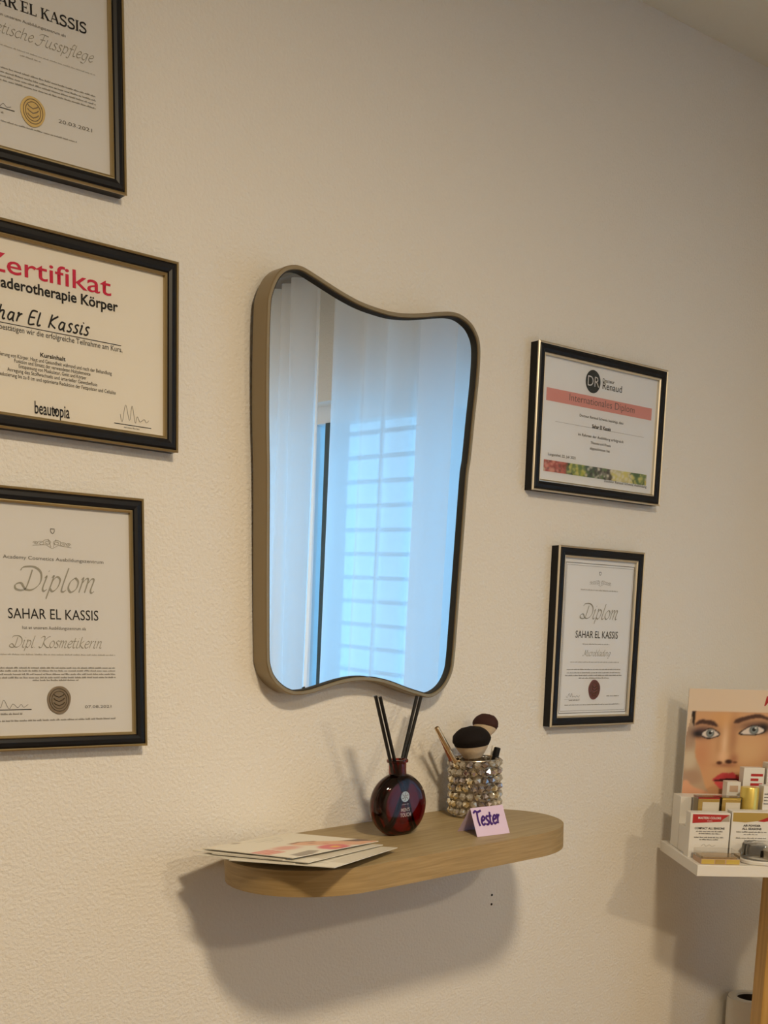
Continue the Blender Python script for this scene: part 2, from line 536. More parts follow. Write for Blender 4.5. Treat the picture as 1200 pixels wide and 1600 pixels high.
def painted(name, wd, ht, nx, ny, fn, parent, axes='xz', y=0.0, x0=0.0, z0=0.0):
    """flat printed picture: fine grid of coloured points; fn(u, v) -> sRGB arrays, v downwards"""
    uu, vv = np.meshgrid(np.linspace(0, 1, nx), np.linspace(0, 1, ny))
    rgb = np.clip(fn(uu, vv), 0, 1)
    linear = np.where(rgb <= .04045, rgb / 12.92, ((rgb + .055) / 1.055) ** 2.4)
    co = np.zeros((ny, nx, 3))
    co[..., 0] = x0 + uu * wd
    if axes == 'xz':
        co[..., 1] = y
        co[..., 2] = z0 + (1 - vv) * ht
    else:
        co[..., 1] = z0 + (1 - vv) * ht
        co[..., 2] = y
    idx = np.arange(nx * ny).reshape(ny, nx)
    f = np.stack([idx[1:, :-1], idx[1:, 1:], idx[:-1, 1:], idx[:-1, :-1]], -1).reshape(-1, 4)
    me = bpy.data.meshes.new(name)
    me.from_pydata(co.reshape(-1, 3).tolist(), [], f.tolist())
    ca = me.color_attributes.new('Col', 'FLOAT_COLOR', 'POINT')
    ca.data.foreach_set('color', np.concatenate([linear, np.ones((ny, nx, 1))], -1).astype(np.float32).ravel())
    me.materials.append(M['paint'])
    o = bpy.data.objects.new(name, me)
    COL.objects.link(o)
    o.parent = parent
    return o

def inside(px, py, poly):
    r = np.zeros(px.shape, bool)
    n = len(poly)
    for i in range(n):
        x1, y1 = poly[i]
        x2, y2 = poly[(i + 1) % n]
        if y1 == y2:
            continue
        c = ((y1 > py) != (y2 > py)) & (px < (x2 - x1) * (py - y1) / (y2 - y1) + x1)
        r ^= c
    return r

def soft(mask, it):
    m = mask.astype(float)
    for _ in range(it):
        p = np.pad(m, 1, mode='edge')
        m = (p[:-2, 1:-1] + p[2:, 1:-1] + p[1:-1, :-2] + p[1:-1, 2:] + 2 * m) / 6
    return m

def lay(img, m, c, op=1.0):
    c = np.array(c) / 255
    return img * (1 - (m * op)[..., None]) + c * (m * op)[..., None]

def blob(X, Y, cx, cy, rx, ry, p=1.0):
    return np.exp(-(((X - cx) / rx) ** 2 + ((Y - cy) / ry) ** 2) ** p)

# ================================================================== the room
X0, X1, Y0 = -2.0, 2.47, -3.9
wall_back = struct(MB().box(X0 - .12, X1 + .12, 0, .12, 0, ROOM_H).build('wall_back', 'wall'))
for zz in (1.047, 1.030):
    MB().prism(circle(1.4645, zz, .0022, n=10), -.0006, .001).build('nail_hole', 'dark_back', wall_back)
struct(MB().box(X0 - .12, X0, Y0, 0, 0, ROOM_H).build('wall_left', 'wall_low_bounce'))
struct(MB().box(X0 - .12, X1 + .12, Y0 - .12, Y0, 0, ROOM_H).build('wall_front', 'wall_low_bounce'))
struct(MB().box(X0 - .12, X1 + .12, Y0 - .12, .12, -.1, 0).build('floor', 'floor'))
struct(MB().box(X0 - .12, X1 + .12, Y0 - .12, .12, ROOM_H, ROOM_H + .1).build('ceiling', 'ceiling'))
WY0, WY1, WZ0, WZ1 = -2.85, -0.92, 0.86, 2.17
wr = MB()
wr.box(X1, X1 + .22, Y0, WY0, 0, ROOM_H).box(X1, X1 + .22, WY1, 0, 0, ROOM_H)
wr.box(X1, X1 + .22, WY0, WY1, 0, WZ0).box(X1, X1 + .22, WY0, WY1, WZ1, ROOM_H)
struct(wr.build('wall_right', 'wall'))
bb = struct(MB().box(X0, X1, -.014, 0, 0, .07).build('baseboard_back', 'white_trim', bevel=.003))

# window in the right-hand wall (seen in the mirror)
win = bpy.data.objects.new('window_1', None)
COL.objects.link(win)
struct(win)
win.location = (X1 + .10, 0, 0)
fm = MB()
fm.box(-.03, .03, WY0, WY1, WZ1 - .055, WZ1).box(-.03, .03, WY0, WY1, WZ0, WZ0 + .055)
fm.box(-.03, .03, WY0, WY0 + .055, WZ0 + .055, WZ1 - .055).box(-.03, .03, WY1 - .055, WY1, WZ0 + .055, WZ1 - .055)
fm.build('window_frame', 'pvc', win)
MB().box(-.12, .03, WY0 - .03, WY1 + .03, WZ0 - .03, WZ0).build('window_sill', 'white_trim', win)
MULL = [(-2.220, .030, 'pvc'), (-2.092, .022, 'pvc_dark'), (-1.56, .030, 'pvc'), (-1.472, .018, 'pvc_dark')]
edges = [WY0 + .055]
for my, hw_, mm in MULL:
    MB().box(-.035, .035, my - hw_, my + hw_, WZ0 + .055, WZ1 - .055).build('mullion', mm, win)
    edges += [my - hw_, my + hw_]
edges.append(WY1 - .055)
for k in range(len(edges) // 2):
    MB().add([(0, edges[2 * k], WZ0 + .055), (0, edges[2 * k + 1], WZ0 + .055), (0, edges[2 * k + 1], WZ1 - .055), (0, edges[2 * k], WZ1 - .055)],
             [(3, 2, 1, 0)]).build('pane', 'sky_glass', win, fix=False)
z = WZ0 + .10
while z < WZ1 - .06:
    MB().box(.085, .097, WY0 + .01, WY1 - .01, z - .007, z + .007).build('grille_bar', 'grille', win)
    z += .081
y = WY0 + .08
while y < WY1:
    MB().box(.097, .107, y - .006, y + .006, WZ0, WZ1).build('grille_upright', 'grille', win)
    y += .20

def curtain(name, label, ya, yb, x, m, per, amp, seed, ztop=2.515, pinch=0.0, top_narrow=0.0):
    rnd = random.Random(seed)
    ny, nz = 120, 26
    ph = [rnd.uniform(0, 6.28) for _ in range(4)]
    vs, fs = [], []
    for j in range(nz + 1):
        t = j / nz
        zz = ztop + (.03 - ztop) * t
        for i in range(ny + 1):
            s = i / ny
            yy = ya + (yb - ya) * s
            mid = (ya + yb) / 2
            yy = mid + (yy - mid) * (1 - top_narrow * (1 - t))
            ww = s * (yb - ya) / per
            fold = math.sin(6.283 * ww + ph[0] + .5 * math.sin(3 * t + ph[1])) * (.55 + .45 * t)
            fold += .45 * math.sin(6.283 * ww * .47 + ph[2] + 1.2 * t)
            xx = x + amp * fold
            yy += pinch * math.sin(6.283 * ww + ph[3]) * t
            vs.append((xx, yy, zz))
    n = ny + 1
    for j in range(nz):
        for i in range(ny):
            a = j * n + i
            fs.append((a, a + 1, a + n + 1, a + n))
    o = MB().add(vs, fs).build(name, m, None, smooth='all', fix=False)
    return tag(o, label, 'curtain')

curtain('curtain', 'white gathered voile curtain drawn open, deep folds, reflected beside the gap', -2.95, -1.885, 2.34, 'voile', .10, .040, 3, pinch=.020)
curtain('sheer_curtain', 'thin see-through white curtain panel with the barred window showing through', -1.80, -.80, 2.345, 'sheer', .135, .024, 5)
curtain('curtain_drape', 'narrow dense white curtain length hanging over the sheer panel', -1.345, -1.185, 2.30, 'voile', .18, .012, 9)
rail = MB().box(2.29, 2.375, -3.1, -.6, 2.517, ROOM_H).build('curtain_rail', 'rail')
tag(rail, 'grey ceiling curtain rail carrying the white curtains', 'curtain rail')

# recessed downlight and the added fill lamp
def downlight(x, y, watts, label):
    t = thing('ceiling_downlight', label, 'lamp', (x, y, ROOM_H), group=None)
    MB().lathe([(.125, 0), (.125, -.006), (.129, -.008), (.141, -.006), (.143, 0)], 32, caps=False).build('trim_ring', 'lamp_white', t, smooth=True)
    em = bpy.data.materials.new('lamp_lens')
    em.use_nodes = True
    nb = em.node_tree.nodes['Principled BSDF']
    nb.inputs['Emission Color'].default_value = (*LAMP_COLOR, 1)
    nb.inputs['Emission Strength'].default_value = 6
    M['_lens'] = em
    MB().lathe([(.0, -.001), (.122, -.001), (.122, -.0002), (0, -.0002)], 24, caps=False).build('lens', '_lens', t)
    ld = bpy.data.lights.new('downlight_beam', 'AREA')
    ld.shape = 'DISK'
    ld.size = .24
    ld.energy = watts
    ld.color = LAMP_COLOR
    lo = bpy.data.objects.new('downlight_beam', ld)
    COL.objects.link(lo)
    lo.parent = t
    lo.location = (0, 0, -.010)

downlight(*LAMPS[0], 'round recessed ceiling downlight close to the mirror wall')
downlight(*LAMPS[1], 'round ceiling fill lamp added deep in the room near the window')

# ================================================================== mirror
MIR = [(-0.1944, 0.2309), (-0.1903, 0.2521), (-0.1806, 0.2718), (-0.1675, 0.2839), (-0.1527, 0.2893), (-0.1376, 0.2901), (-0.1171, 0.2849), (-0.0928, 0.2776), (-0.0644, 0.2695), (-0.0354, 0.2633), (-0.0058, 0.2603), (0.0243, 0.2596), (0.0549, 0.2629), (0.0861, 0.2690), (0.1098, 0.2744), (0.1340, 0.2788), (0.1546, 0.2783), (0.1759, 0.2703), (0.1892, 0.2578), (0.1964, 0.2428), (0.1985, 0.2194), (0.1974, 0.1835), (0.1935, 0.1349), (0.1893, 0.0738), (0.1862, 0.0509), (0.1837, -0.0109), (0.1810, -0.0892), (0.1783, -0.1686), (0.1757, -0.2330), (0.1717, -0.2590), (0.1595, -0.2801), (0.1427, -0.2929), (0.1235, -0.2982), (0.1000, -0.2940), (0.0746, -0.2874), (0.0415, -0.2777), (0.0092, -0.2719), (-0.0222, -0.2711), (-0.0529, -0.2755), (-0.0829, -0.2829), (-0.1087, -0.2892), (-0.1306, -0.2913), (-0.1486, -0.2882), (-0.1664, -0.2778), (-0.1788, -0.2646), (-0.1848, -0.2502), (-0.1870, -0.2358), (-0.1886, -0.1789), (-0.1901, -0.0949), (-0.1917, 0.0145), (-0.1944, 0.0875), (-0.1954, 0.1662)]
mir = thing('wall_mirror', 'wavy-edged wall mirror in a slim champagne metal frame reflecting curtains', 'mirror', (1.148, -.0068, 1.70), (.021, 0, 0))
out = [(p.x, p.y) for p in catmull(MIR, True, 4)]

def offset(poly, d):
    n = len(poly)
    res = []
    for i in range(n):
        a, b = Vector(poly[i - 1]), Vector(poly[(i + 1) % n])
        t = (b - a).normalized()
        res.append((poly[i][0] + t.y * d, poly[i][1] - t.x * d))
    return res

inn = offset(out, .0055)   # outline runs clockwise: right-hand normal points inwards
n = len(out)
fr = MB()
rings = [(out, 0), (offset(out, -.0005), -.002), (offset(out, -.0005), -.0335), (offset(out, .0008), -.035), (offset(out, .0047), -.035), (inn, -.0338), (inn, -.006), (out, 0)]
vs, fs = [], []
for pl, yy in rings:
    vs += [(x, yy, zz) for x, zz in pl]
for k in range(len(rings) - 1):
    for i in range(n):
        j = (i + 1) % n
        fs.append((k * n + i, k * n + j, (k + 1) * n + j, (k + 1) * n + i))
fr.add(vs, fs).build('frame', 'brass', mir, smooth=True)
ga = MB()  # black strip standing in for the dark reflection inside the frame
g0, g1 = offset(out, .0058), offset(out, .0068)
vs = [(x, -.0330, zz) for x, zz in g0] + [(x, -.0330, zz) for x, zz in g1] + [(x, -.0262, zz) for x, zz in g1] + [(x, -.0262, zz) for x, zz in g0]
ga.add(vs, [(k * n + i, k * n + (i + 1) % n, ((k + 1) % 4) * n + (i + 1) % n, ((k + 1) % 4) * n + i) for k in range(4) for i in range(n)])
ga.build('inner_shade_strip', 'dark_back', mir, smooth=True)
MB().prism(offset(out, .0050), -.0265, -.0245).build('mirror_glass', 'mirror', mir)
MB().prism(offset(out, .0052), -.0243, -.002).build('backing', 'dark_back', mir)

# ================================================================== certificates
PRINT = [
    ('ZE', 'title', 'Zertifikat', -0.0920, 0.0729, 0.0605, 0.0211),
    ('ZE', 'bold', 'Maderotherapie Körper', -0.0830, 0.0821, 0.0436, 0.0118),
    ('ZE', 'hand', 'Sahar El Kassis', -0.0991, 0.0430, 0.0081, 0.0161),
    ('ZE', 'rule', '', -0.0983, 0.0863, 0.0038, 0.0000),
    ('ZE', 'sans', 'Hiermit bestätigen wir die erfolgreiche Teilnahme am Kurs.', -0.1000, 0.0880, -0.0040, 0.0062),
    ('ZE', 'bold', 'Kursinhalt', -0.0225, 0.0105, -0.0273, 0.0047),
    ('ZE', 'sans', 'Stimulierung von Körper, Haut und Gesundheit während und nach der Behandlung', -0.0849, 0.0729, -0.0339, 0.0043),
    ('ZE', 'sans', 'Funktion und Einsatz der verwendeten Holzelemente', -0.0556, 0.0436, -0.0393, 0.0042),
    ('ZE', 'sans', 'Entspannung von Muskulatur, Geist und Körper', -0.0501, 0.0381, -0.0447, 0.0042),
    ('ZE', 'sans', 'Anregung des Stoffwechsels und arterieller Gewebefluss', -0.0647, 0.0527, -0.0505, 0.0042),
    ('ZE', 'sans', 'Umfangreduzierung bis zu 8 cm und optimierte Reduktion der Fettpolster und Cellulite', -0.0903, 0.0783, -0.0566, 0.0043),
    ('ZE', 'cond', 'beautopia', -0.0310, 0.0149, -0.0946, 0.0144),
    ('ZE', 'sign', '', 0.0841, 0.1267, -0.0872, 0.0200),
    ('ZE', 'rule', '', 0.0758, 0.1290, -0.0915, 0.0000),
    ('ZE', 'dash', '', 0.0898, 0.1132, -0.0956, 0.0020),
    ('ZE', 'dash', '', 0.0863, 0.1185, -0.1003, 0.0020),
    ('DL', 'grey', 'Academy Cosmetics Ausbildungszentrum', -0.0730, 0.0620, 0.0767, 0.0042),
    ('DL', 'script', 'Diplom', -0.0589, 0.0481, 0.0386, 0.0293),
    ('DL', 'sans', 'SAHAR EL KASSIS', -0.0690, 0.0532, 0.0036, 0.0126),
    ('DL', 'grey', 'hat an unserem Ausbildungszentrum als', -0.0510, 0.0352, -0.0094, 0.0040),
    ('DL', 'script2', 'Dipl. Kosmetikerin', -0.0686, 0.0567, -0.0324, 0.0144),
    ('DL', 'faint', '', -0.0874, 0.0764, -0.0419, 0.0019),
    ('DL', 'dash', '', -0.0865, 0.0755, -0.0589, 0.0022),
    ('DL', 'dash', '', -0.0870, 0.0760, -0.0627, 0.0022),
    ('DL', 'dash', '', -0.0869, 0.0759, -0.0671, 0.0022),
    ('DL', 'dash', '', -0.0873, 0.0763, -0.0713, 0.0022),
    ('DL', 'dash', '', -0.0399, 0.0231, -0.0747, 0.0022),
    ('DL', 'sign', '', -0.0989, -0.0460, -0.1092, 0.0106),
    ('DL', 'rule', '', -0.0990, -0.0424, -0.1109, 0.0000),
    ('DL', 'dash', '', -0.0921, -0.0549, -0.1173, 0.0028),
    ('DL', 'grey', '07.08.2021', 0.0312, 0.0690, -0.1106, 0.0034),
    ('DL', 'dash', '', -0.0864, 0.0754, -0.1260, 0.0025),
    ('TL', 'serif', 'SAHAR EL KASSIS', -0.0709, 0.0709, 0.0068, 0.0114),
    ('TL', 'grey', 'hat an unserem Ausbildungszentrum als', -0.0451, 0.0451, -0.0045, 0.0031),
    ('TL', 'script2', 'Kosmetische Fusspflege', -0.0805, 0.0805, -0.0224, 0.0126),
    ('TL', 'faint', '', -0.0823, 0.0823, -0.0355, 0.0014),
    ('TL', 'faint', '', -0.0127, 0.0129, -0.0405, 0.0017),
    ('TL', 'dash', '', -0.0823, 0.0823, -0.0594, 0.0020),
    ('TL', 'dash', '', -0.0822, 0.0822, -0.0640, 0.0020),
    ('TL', 'dash', '', -0.0821, 0.0821, -0.0683, 0.0020),
    ('TL', 'dash', '', -0.0820, 0.0820, -0.0727, 0.0020),
    ('TL', 'rule', '', -0.0629, -0.0215, -0.1016, 0.0000),
    ('TL', 'dash', '', -0.0573, -0.0343, -0.1074, 0.0021),
    ('TL', 'grey', '20.03.2021', 0.0331, 0.0764, -0.0997, 0.0039),
    ('TL', 'dash', '', -0.0561, 0.0561, -0.1162, 0.0018),
    ('DR', 'sans', 'Docteur', 0.0002, 0.0302, 0.0764, 0.0058),
    ('DR', 'sans', 'Renaud', 0.0007, 0.0510, 0.0649, 0.0112),
    ('DR', 'thin', 'Internationales Diplom', -0.0804, 0.0880, 0.0354, 0.0114),
    ('DR', 'sans', 'Docteur Renaud Schweiz bestätigt, dass', -0.0532, 0.0600, 0.0131, 0.0042),
    ('DR', 'bold', 'Sahar El Kassis', -0.0204, 0.0276, -0.0019, 0.0059),
    ('DR', 'hair', '', -0.1119, 0.1177, -0.0020, 0.0000),
    ('DR', 'sans', 'im Rahmen der Ausbildung erfolgreich', -0.0544, 0.0630, -0.0180, 0.0043),
    ('DR', 'sans', 'Theorie und Praxis', -0.0219, 0.0301, -0.0282, 0.0042),
    ('DR', 'sans', 'abgeschlossen hat', -0.0231, 0.0290, -0.0376, 0.0042),
    ('DR', 'sans', 'Langenthal, 22. Juli 2021', -0.1255, -0.0579, -0.0578, 0.0041),
    ('DR', 'sans', 'Docteur Renaud Schweiz Ausbildung', 0.0187, 0.1337, -0.0881, 0.0044),
    ('S2', 'faint', '', -0.0474, 0.0529, 0.0839, 0.0023),
    ('S2', 'script', 'Diplom', -0.0452, 0.0540, 0.0344, 0.0264),
    ('S2', 'sans', 'SAHAR EL KASSIS', -0.0545, 0.0590, 0.0005, 0.0124),
    ('S2', 'dash', '', -0.0346, 0.0371, -0.0111, 0.0019),
    ('S2', 'script2', 'Microblading', -0.0329, 0.0419, -0.0315, 0.0115),
    ('S2', 'faint', '', -0.0648, 0.0668, -0.0432, 0.0019),
    ('S2', 'dash', '', -0.0724, 0.0718, -0.0564, 0.0022),
    ('S2', 'dash', '', -0.0719, 0.0731, -0.0623, 0.0022),
    ('S2', 'dash', '', -0.0760, 0.0780, -0.0671, 0.0022),
    ('S2', 'dash', '', -0.0401, 0.0420, -0.0719, 0.0022),
    ('S2', 'sign', '', -0.0703, -0.0356, -0.1052, 0.0071),
    ('S2', 'hair', '', -0.0752, -0.0346, -0.1085, 0.0000),
    ('S2', 'dash', '', -0.0629, -0.0351, -0.1113, 0.0021),
    ('S2', 'dash', '', 0.0376, 0.0719, -0.1046, 0.0020),
    ('S2', 'dash', '', -0.0734, 0.0749, -0.1198, 0.0020),
]
INKS = {'title': 'ink_red', 'bold': 'ink', 'hand': 'ink', 'rule': 'ink', 'hair': 'ink_faint', 'sans': 'ink', 'cond': 'ink', 'sign': 'ink_grey',
        'dash': 'ink_soft', 'faint': 'ink_faint', 'grey': 'ink_grey', 'script': 'ink_script', 'script2': 'ink_script', 'serif': 'ink', 'thin': 'ink_grey'}
PY = -.0128   # face of the sheet inside a frame

def signature(x0, x1, zb, h, m, parent, seed):
    rnd = random.Random(seed)
    pts = []
    k = 11
    for i in range(k):
        s = i / (k - 1)
        amp = h * (1.0 if i in (2, 4) else rnd.uniform(.25, .55))
        pts.append((x0 + (x1 - x0) * (s + rnd.uniform(-.03, .03)), zb + (amp if i % 2 == 0 else rnd.uniform(-.05, .12) * h)))
    return MB().ribbon(catmull(pts, sub=6), .0005, PY).build('signature', m, parent, fix=False)

def frame(code, name, label, cx, cz, wd, ht, rot, lip, paper, text_mat=None):
    t = thing(name, label, 'picture frame', (cx, 0, cz), (0, -rot, 0))
    hw, hh = wd / 2, ht / 2
    f = lambda d, y: (hw - d, hh - d, y)
    MB().ring([f(0, 0), f(0, -.0175), f(.0025, -.0188), f(.0050, -.0206), f(.0100, -.0212), f(.0140, -.0200), f(.0158, -.0175), f(.0158, 0)]).build('moulding', 'black', t)
    MB().ring([f(-.0006, -.0172), f(-.0006, -.0196), f(.0010, -.0206), f(.0024, -.0196), f(.0024, -.0172)]).build('outer_lip', lip, t)
    MB().ring([f(.0152, -.0182), f(.0164, -.0186), f(.0186, -.0170), f(.0186, -.0122), f(.0152, -.0122)]).build('inner_lip', lip, t)
    sheet = MB().box(-hw + .0157, hw - .0157, -.0124, -.0112, -hh + .0157, hh - .0157).build('sheet', paper, t)
    a, b = hw - .0157, hh - .0157
    MB().add([(-a, -.0152, -b), (a, -.0152, -b), (a, -.0152, b), (-a, -.0152, b)], [(0, 1, 2, 3)]).build('glazing', 'glazing', t, fix=False)
    for i, (c, st, s, x0, x1, zb, cap) in enumerate(PRINT):
        if c != code:
            continue
        ink = INKS[st]
        a0 = max(x0, -hw + .022)
        if st in ('sans', 'grey', 'thin'):
            letters('printed_line' if cap < .009 else 'printed_name', s, x0, x1, zb, cap, ink, sheet, PY, bold=.0 if st != 'thin' else -.008)
        elif st == 'bold':
            letters('printed_heading', s, x0, x1, zb, cap, ink, sheet, PY, bold=.022)
        elif st == 'title':
            letters('printed_title', s, x0, x1, zb, cap, ink, sheet, PY, bold=.006)
        elif st == 'cond':
            letters('printed_logo', s, x0, x1, zb, cap, ink, sheet, PY, bold=.012)
        elif st == 'serif':
            serif_text('printed_name', s, x0, x1, zb, cap, ink, sheet, PY)
        elif st == 'script':
            pen_text('script_title', s, x0, x1, zb, cap, ink, sheet, PY, wd=.078, nib=(.75, .25), shear=.28)
        elif st == 'script2':
            pen_text('script_line', s, x0, x1, zb, cap, ink, sheet, PY, wd=.075, nib=(.75, .28), shear=.30)
        elif st == 'hand':
            pen_text('handwritten_name', s, x0, x1, zb, cap, ink, sheet, PY, font=HAND, wd=.10, shear=.24, spread=1.12)
        elif st == 'sign':
            signature(x0, x1, zb, cap, ink, sheet, i)
        elif st in ('rule', 'hair'):
            MB().ribbon([(a0, zb), (x1, zb)], .0009 if st == 'rule' else .0005, PY).build('ruled_line', ink, sheet, fix=False)
        else:
            dash_line('small_print', a0, x1, zb, cap, ink, sheet, PY, seed=i)
    return t, sheet

def seal(parent, cx, cz, rx, rz, m, seed, m2='seal_dark'):
    rnd = random.Random(seed)
    ph = rnd.uniform(0, 6)
    o = [(cx + rx * (1 + .035 * math.sin(2 * a + ph) + .02 * math.sin(5 * a)) * math.cos(a), cz + rz * (1 + .03 * math.sin(3 * a + ph)) * math.sin(a))
         for a in [2 * math.pi * k / 40 for k in range(40)]]
    s = MB().prism(o, -.0138, -.0125).build('wax_seal', m, parent, bevel=.0005)
    mb = MB()
    for r in (.80, .62):
        pts = [(cx + rx * r * math.cos(k * math.pi / 16), cz + rz * r * math.sin(k * math.pi / 16)) for k in range(33)]
        mb.tube([(x, -.0139, zz) for x, zz in pts], .00045, 5)
    for k in range(3):
        mb.tube([(cx + rx * .45 * math.sin(q * .8 - 1.6), -.0139, cz + rz * (.3 - .3 * k) + rz * .12 * math.cos(q * 1.6)) for q in range(5)], .0007, 5)
    mb.build('seal_relief', m2, parent)

def crest(parent, cx, cz, wd, ht, m):
    mb = MB()
    for sgn in (-1, 1):
        for k, (ox, sc) in enumerate(((.12, 1.0), (.28, .8), (.42, .6))):
            pts = []
            for q in range(15):
                a = q * .62
                r = (.13 * sc) * (1 - q / 18)
                pts.append((cx + sgn * (ox + r * math.cos(a) * .9) * wd, cz + (r * math.sin(a) * 2.2 + .12 * (k == 0)) * ht))
            mb.ribbon(pts, .0006, PY - .00002 * k)
        mb.ribbon([(cx, cz - .45 * ht), (cx + sgn * .16 * wd, cz - .1 * ht), (cx + sgn * .5 * wd, cz - .25 * ht)], .0005, PY)
        mb.ribbon([(cx + sgn * .03 * wd, cz - .3 * ht), (cx + sgn * .1 * wd, cz + .45 * ht)], .0006, PY)
    mb.build('crest_ornament', m, parent, fix=False)

def shield(parent, cx, cz, r, m):
    mb = MB()
    pts = [(cx - r, cz + r), (cx + r, cz + r), (cx + r, cz), (cx + r * .6, cz - r * .8), (cx, cz - r * 1.2), (cx - r * .6, cz - r * .8), (cx - r, cz), (cx - r, cz + r)]
    mb.ribbon(pts, .0009, PY)
    mb.build('shield_emblem', m, parent, fix=False)

# upper left: diploma, only its lower part in view
t, sh = frame('TL', 'framed_certificate', 'framed certificate with bold serif name and bright gold seal, hung above the others',
              .643, 2.193, .236, .3245, 0, 'gold', 'paper')
seal(sh, .0008, -.0963, .0150, .0165, 'seal_gold', 1, 'seal_bronze')
pen_text('script_title', 'Diplom', -.055, .055, .045, .028, 'ink_script', sh, PY, wd=.078, nib=(.75, .25), shear=.28)
crest(sh, 0, .098, .05, .013, 'ink_script')
signature(-.066, -.026, -.1005, .009, 'ink_grey', sh, 44)

# Zertifikat
t, sh = frame('ZE', 'framed_certificate', 'wide framed certificate with a red title and handwritten name in black and gold frame',
              .6668, 1.851, .330, .2356, -.015, 'gold', 'paper_cream')
MB().flat(circle(-.0042, -.0888, .0021, .0032, 16), PY - .0002).build('logo_figure', 'ink', sh, fix=False)

# lower left: Diplom
t, sh = frame('DL', 'framed_certificate', 'large framed diploma with grey script title and bronze seal, below the red-titled certificate',
              .6600, 1.504, .236, .3245, 0, 'gold', 'paper')
seal(sh, -.005, -.0992, .0165, .0182, 'seal_bronze', 2)
crest(sh, -.008, .0975, .052, .013, 'ink_script')
shield(sh, -.007, .1134, .0026, 'ink_grey')

# right: international diploma
t, sh = frame('DR', 'framed_certificate', 'framed landscape diploma with a salmon band, dark round logo and fruit picture strip',
              1.665, 1.8603, .330, .234, 0, 'silver_gold', 'paper_white')
MB().flat([(-.1362, .029), (.135, .029), (.135, .0494), (-.1362, .0494)], PY + .0002).build('printed_band', 'pink_band', sh, fix=False)
MB().flat(circle(-.0240, .0733, .0188, .0188, 40), PY + .0001).build('logo_disc', 'charcoal', sh, fix=False)
letters('logo_letters', 'DR', -.0375, -.0085, .0655, .0165, 'paper', sh, PY - .0001, bold=-.005)

def fruit(u, v):
    rng = np.random.RandomState(4)
    img = np.ones(u.shape + (3,)) * np.array((205, 200, 170)) / 255
    segs = [(0, .215, (196, 88, 74)), (.215, .25, (40, 62, 38)), (.25, .385, (168, 176, 52)), (.385, .5, (42, 66, 52)), (.5, .64, (120, 122, 112)),
            (.64, .84, (202, 198, 142)), (.84, .97, (44, 84, 46)), (.97, 1.0, (214, 190, 80))]
    for a, b, c in segs:
        img = lay(img, ((u + .02 * np.sin(v * 5) >= a) & (u + .02 * np.sin(v * 5) <= b)).astype(float), c)
    cols = [(150, 48, 44), (226, 150, 130), (96, 40, 34), (30, 30, 34), (232, 230, 214), (220, 214, 110), (70, 110, 60)]
    for _ in range(260):
        x, y, r = rng.rand(), rng.rand(), .006 + .014 * rng.rand()
        if x < .21: c = cols[rng.randint(3)]
        elif x < .39: c = cols[rng.choice([5, 6])]
        elif x < .64: c = cols[rng.choice([3, 4, 6, 3])]
        elif x < .85: c = cols[rng.choice([4, 5])]
        else: c = cols[rng.choice([5, 6])]
        img = lay(img, blob(u, v, x, y, r, r * 11, 2), c, .75)
    return img * .72 + .28 * np.array((190, 176, 156)) / 255
painted('fruit_strip', .2672, .0187, 150, 14, fruit, sh, 'xz', PY, -.1350, -.0840)

# right, lower: Diplom with maroon seal
t, sh = frame('S2', 'framed_certificate', 'narrow framed diploma with thin border line and a maroon oval seal, under the salmon-banded diploma',
              1.686, 1.5005, .226, .313, 0, 'silver_gold', 'paper_white')
seal(sh, .0029, -.0918, .0150, .0180, 'seal_maroon', 3)
crest(sh, .0035, .0975, .058, .012, 'ink_faint')
shield(sh, .0015, .1142, .0026, 'ink_grey')
mb = MB()
q = [(-.0880, .1300), (.0935, .1300), (.0935, -.1335), (-.0880, -.1335), (-.0880, .1300)]
for k in range(4):
    mb.ribbon([q[k], q[k + 1]], .0009, PY)
    a, b = Vector(q[k]), Vector(q[k + 1])
    c = Vector((.0027, 0))
    mb.ribbon([a + (c - a) * .03, b + (c - b) * .03], .0004, PY)
mb.build('border_line', 'ink_grey', sh, fix=False)

# ================================================================== floating shelf
SLOPE, SZ0 = .0484, 1.1442
TILT = -math.atan(SLOPE)
def on_shelf(x, y, dz=0.0):
    return (x, y, SZ0 + SLOPE * x + dz)
SXC = 1.1475
def stadium(hl, d, n=28):
    r = d / 2
    pts = []
    for k in range(n + 1):
        a = -math.pi / 2 + math.pi * k / n
        pts.append((hl - r + r * math.cos(a), -r + r * math.sin(a)))
    for k in range(n + 1):
        a = math.pi / 2 + math.pi * k / n
        pts.append((-hl + r + r * math.cos(a), -r + r * math.sin(a)))
    return pts
shelf = thing('floating_shelf', 'oak floating wall shelf with rounded ends below the wavy mirror', 'shelf', on_shelf(SXC, -.0005), (0, TILT, 0))
MB().slab(stadium(.2923, .2576), -.0365, 0).build('board', 'oak', shelf, smooth=True)
eb = stadium(.2930, .2590)
MB().slab([(x, y + .0005) for x, y in eb], -.0362, -.0004).build('edge_band', 'oak_edge', shelf, smooth=True)

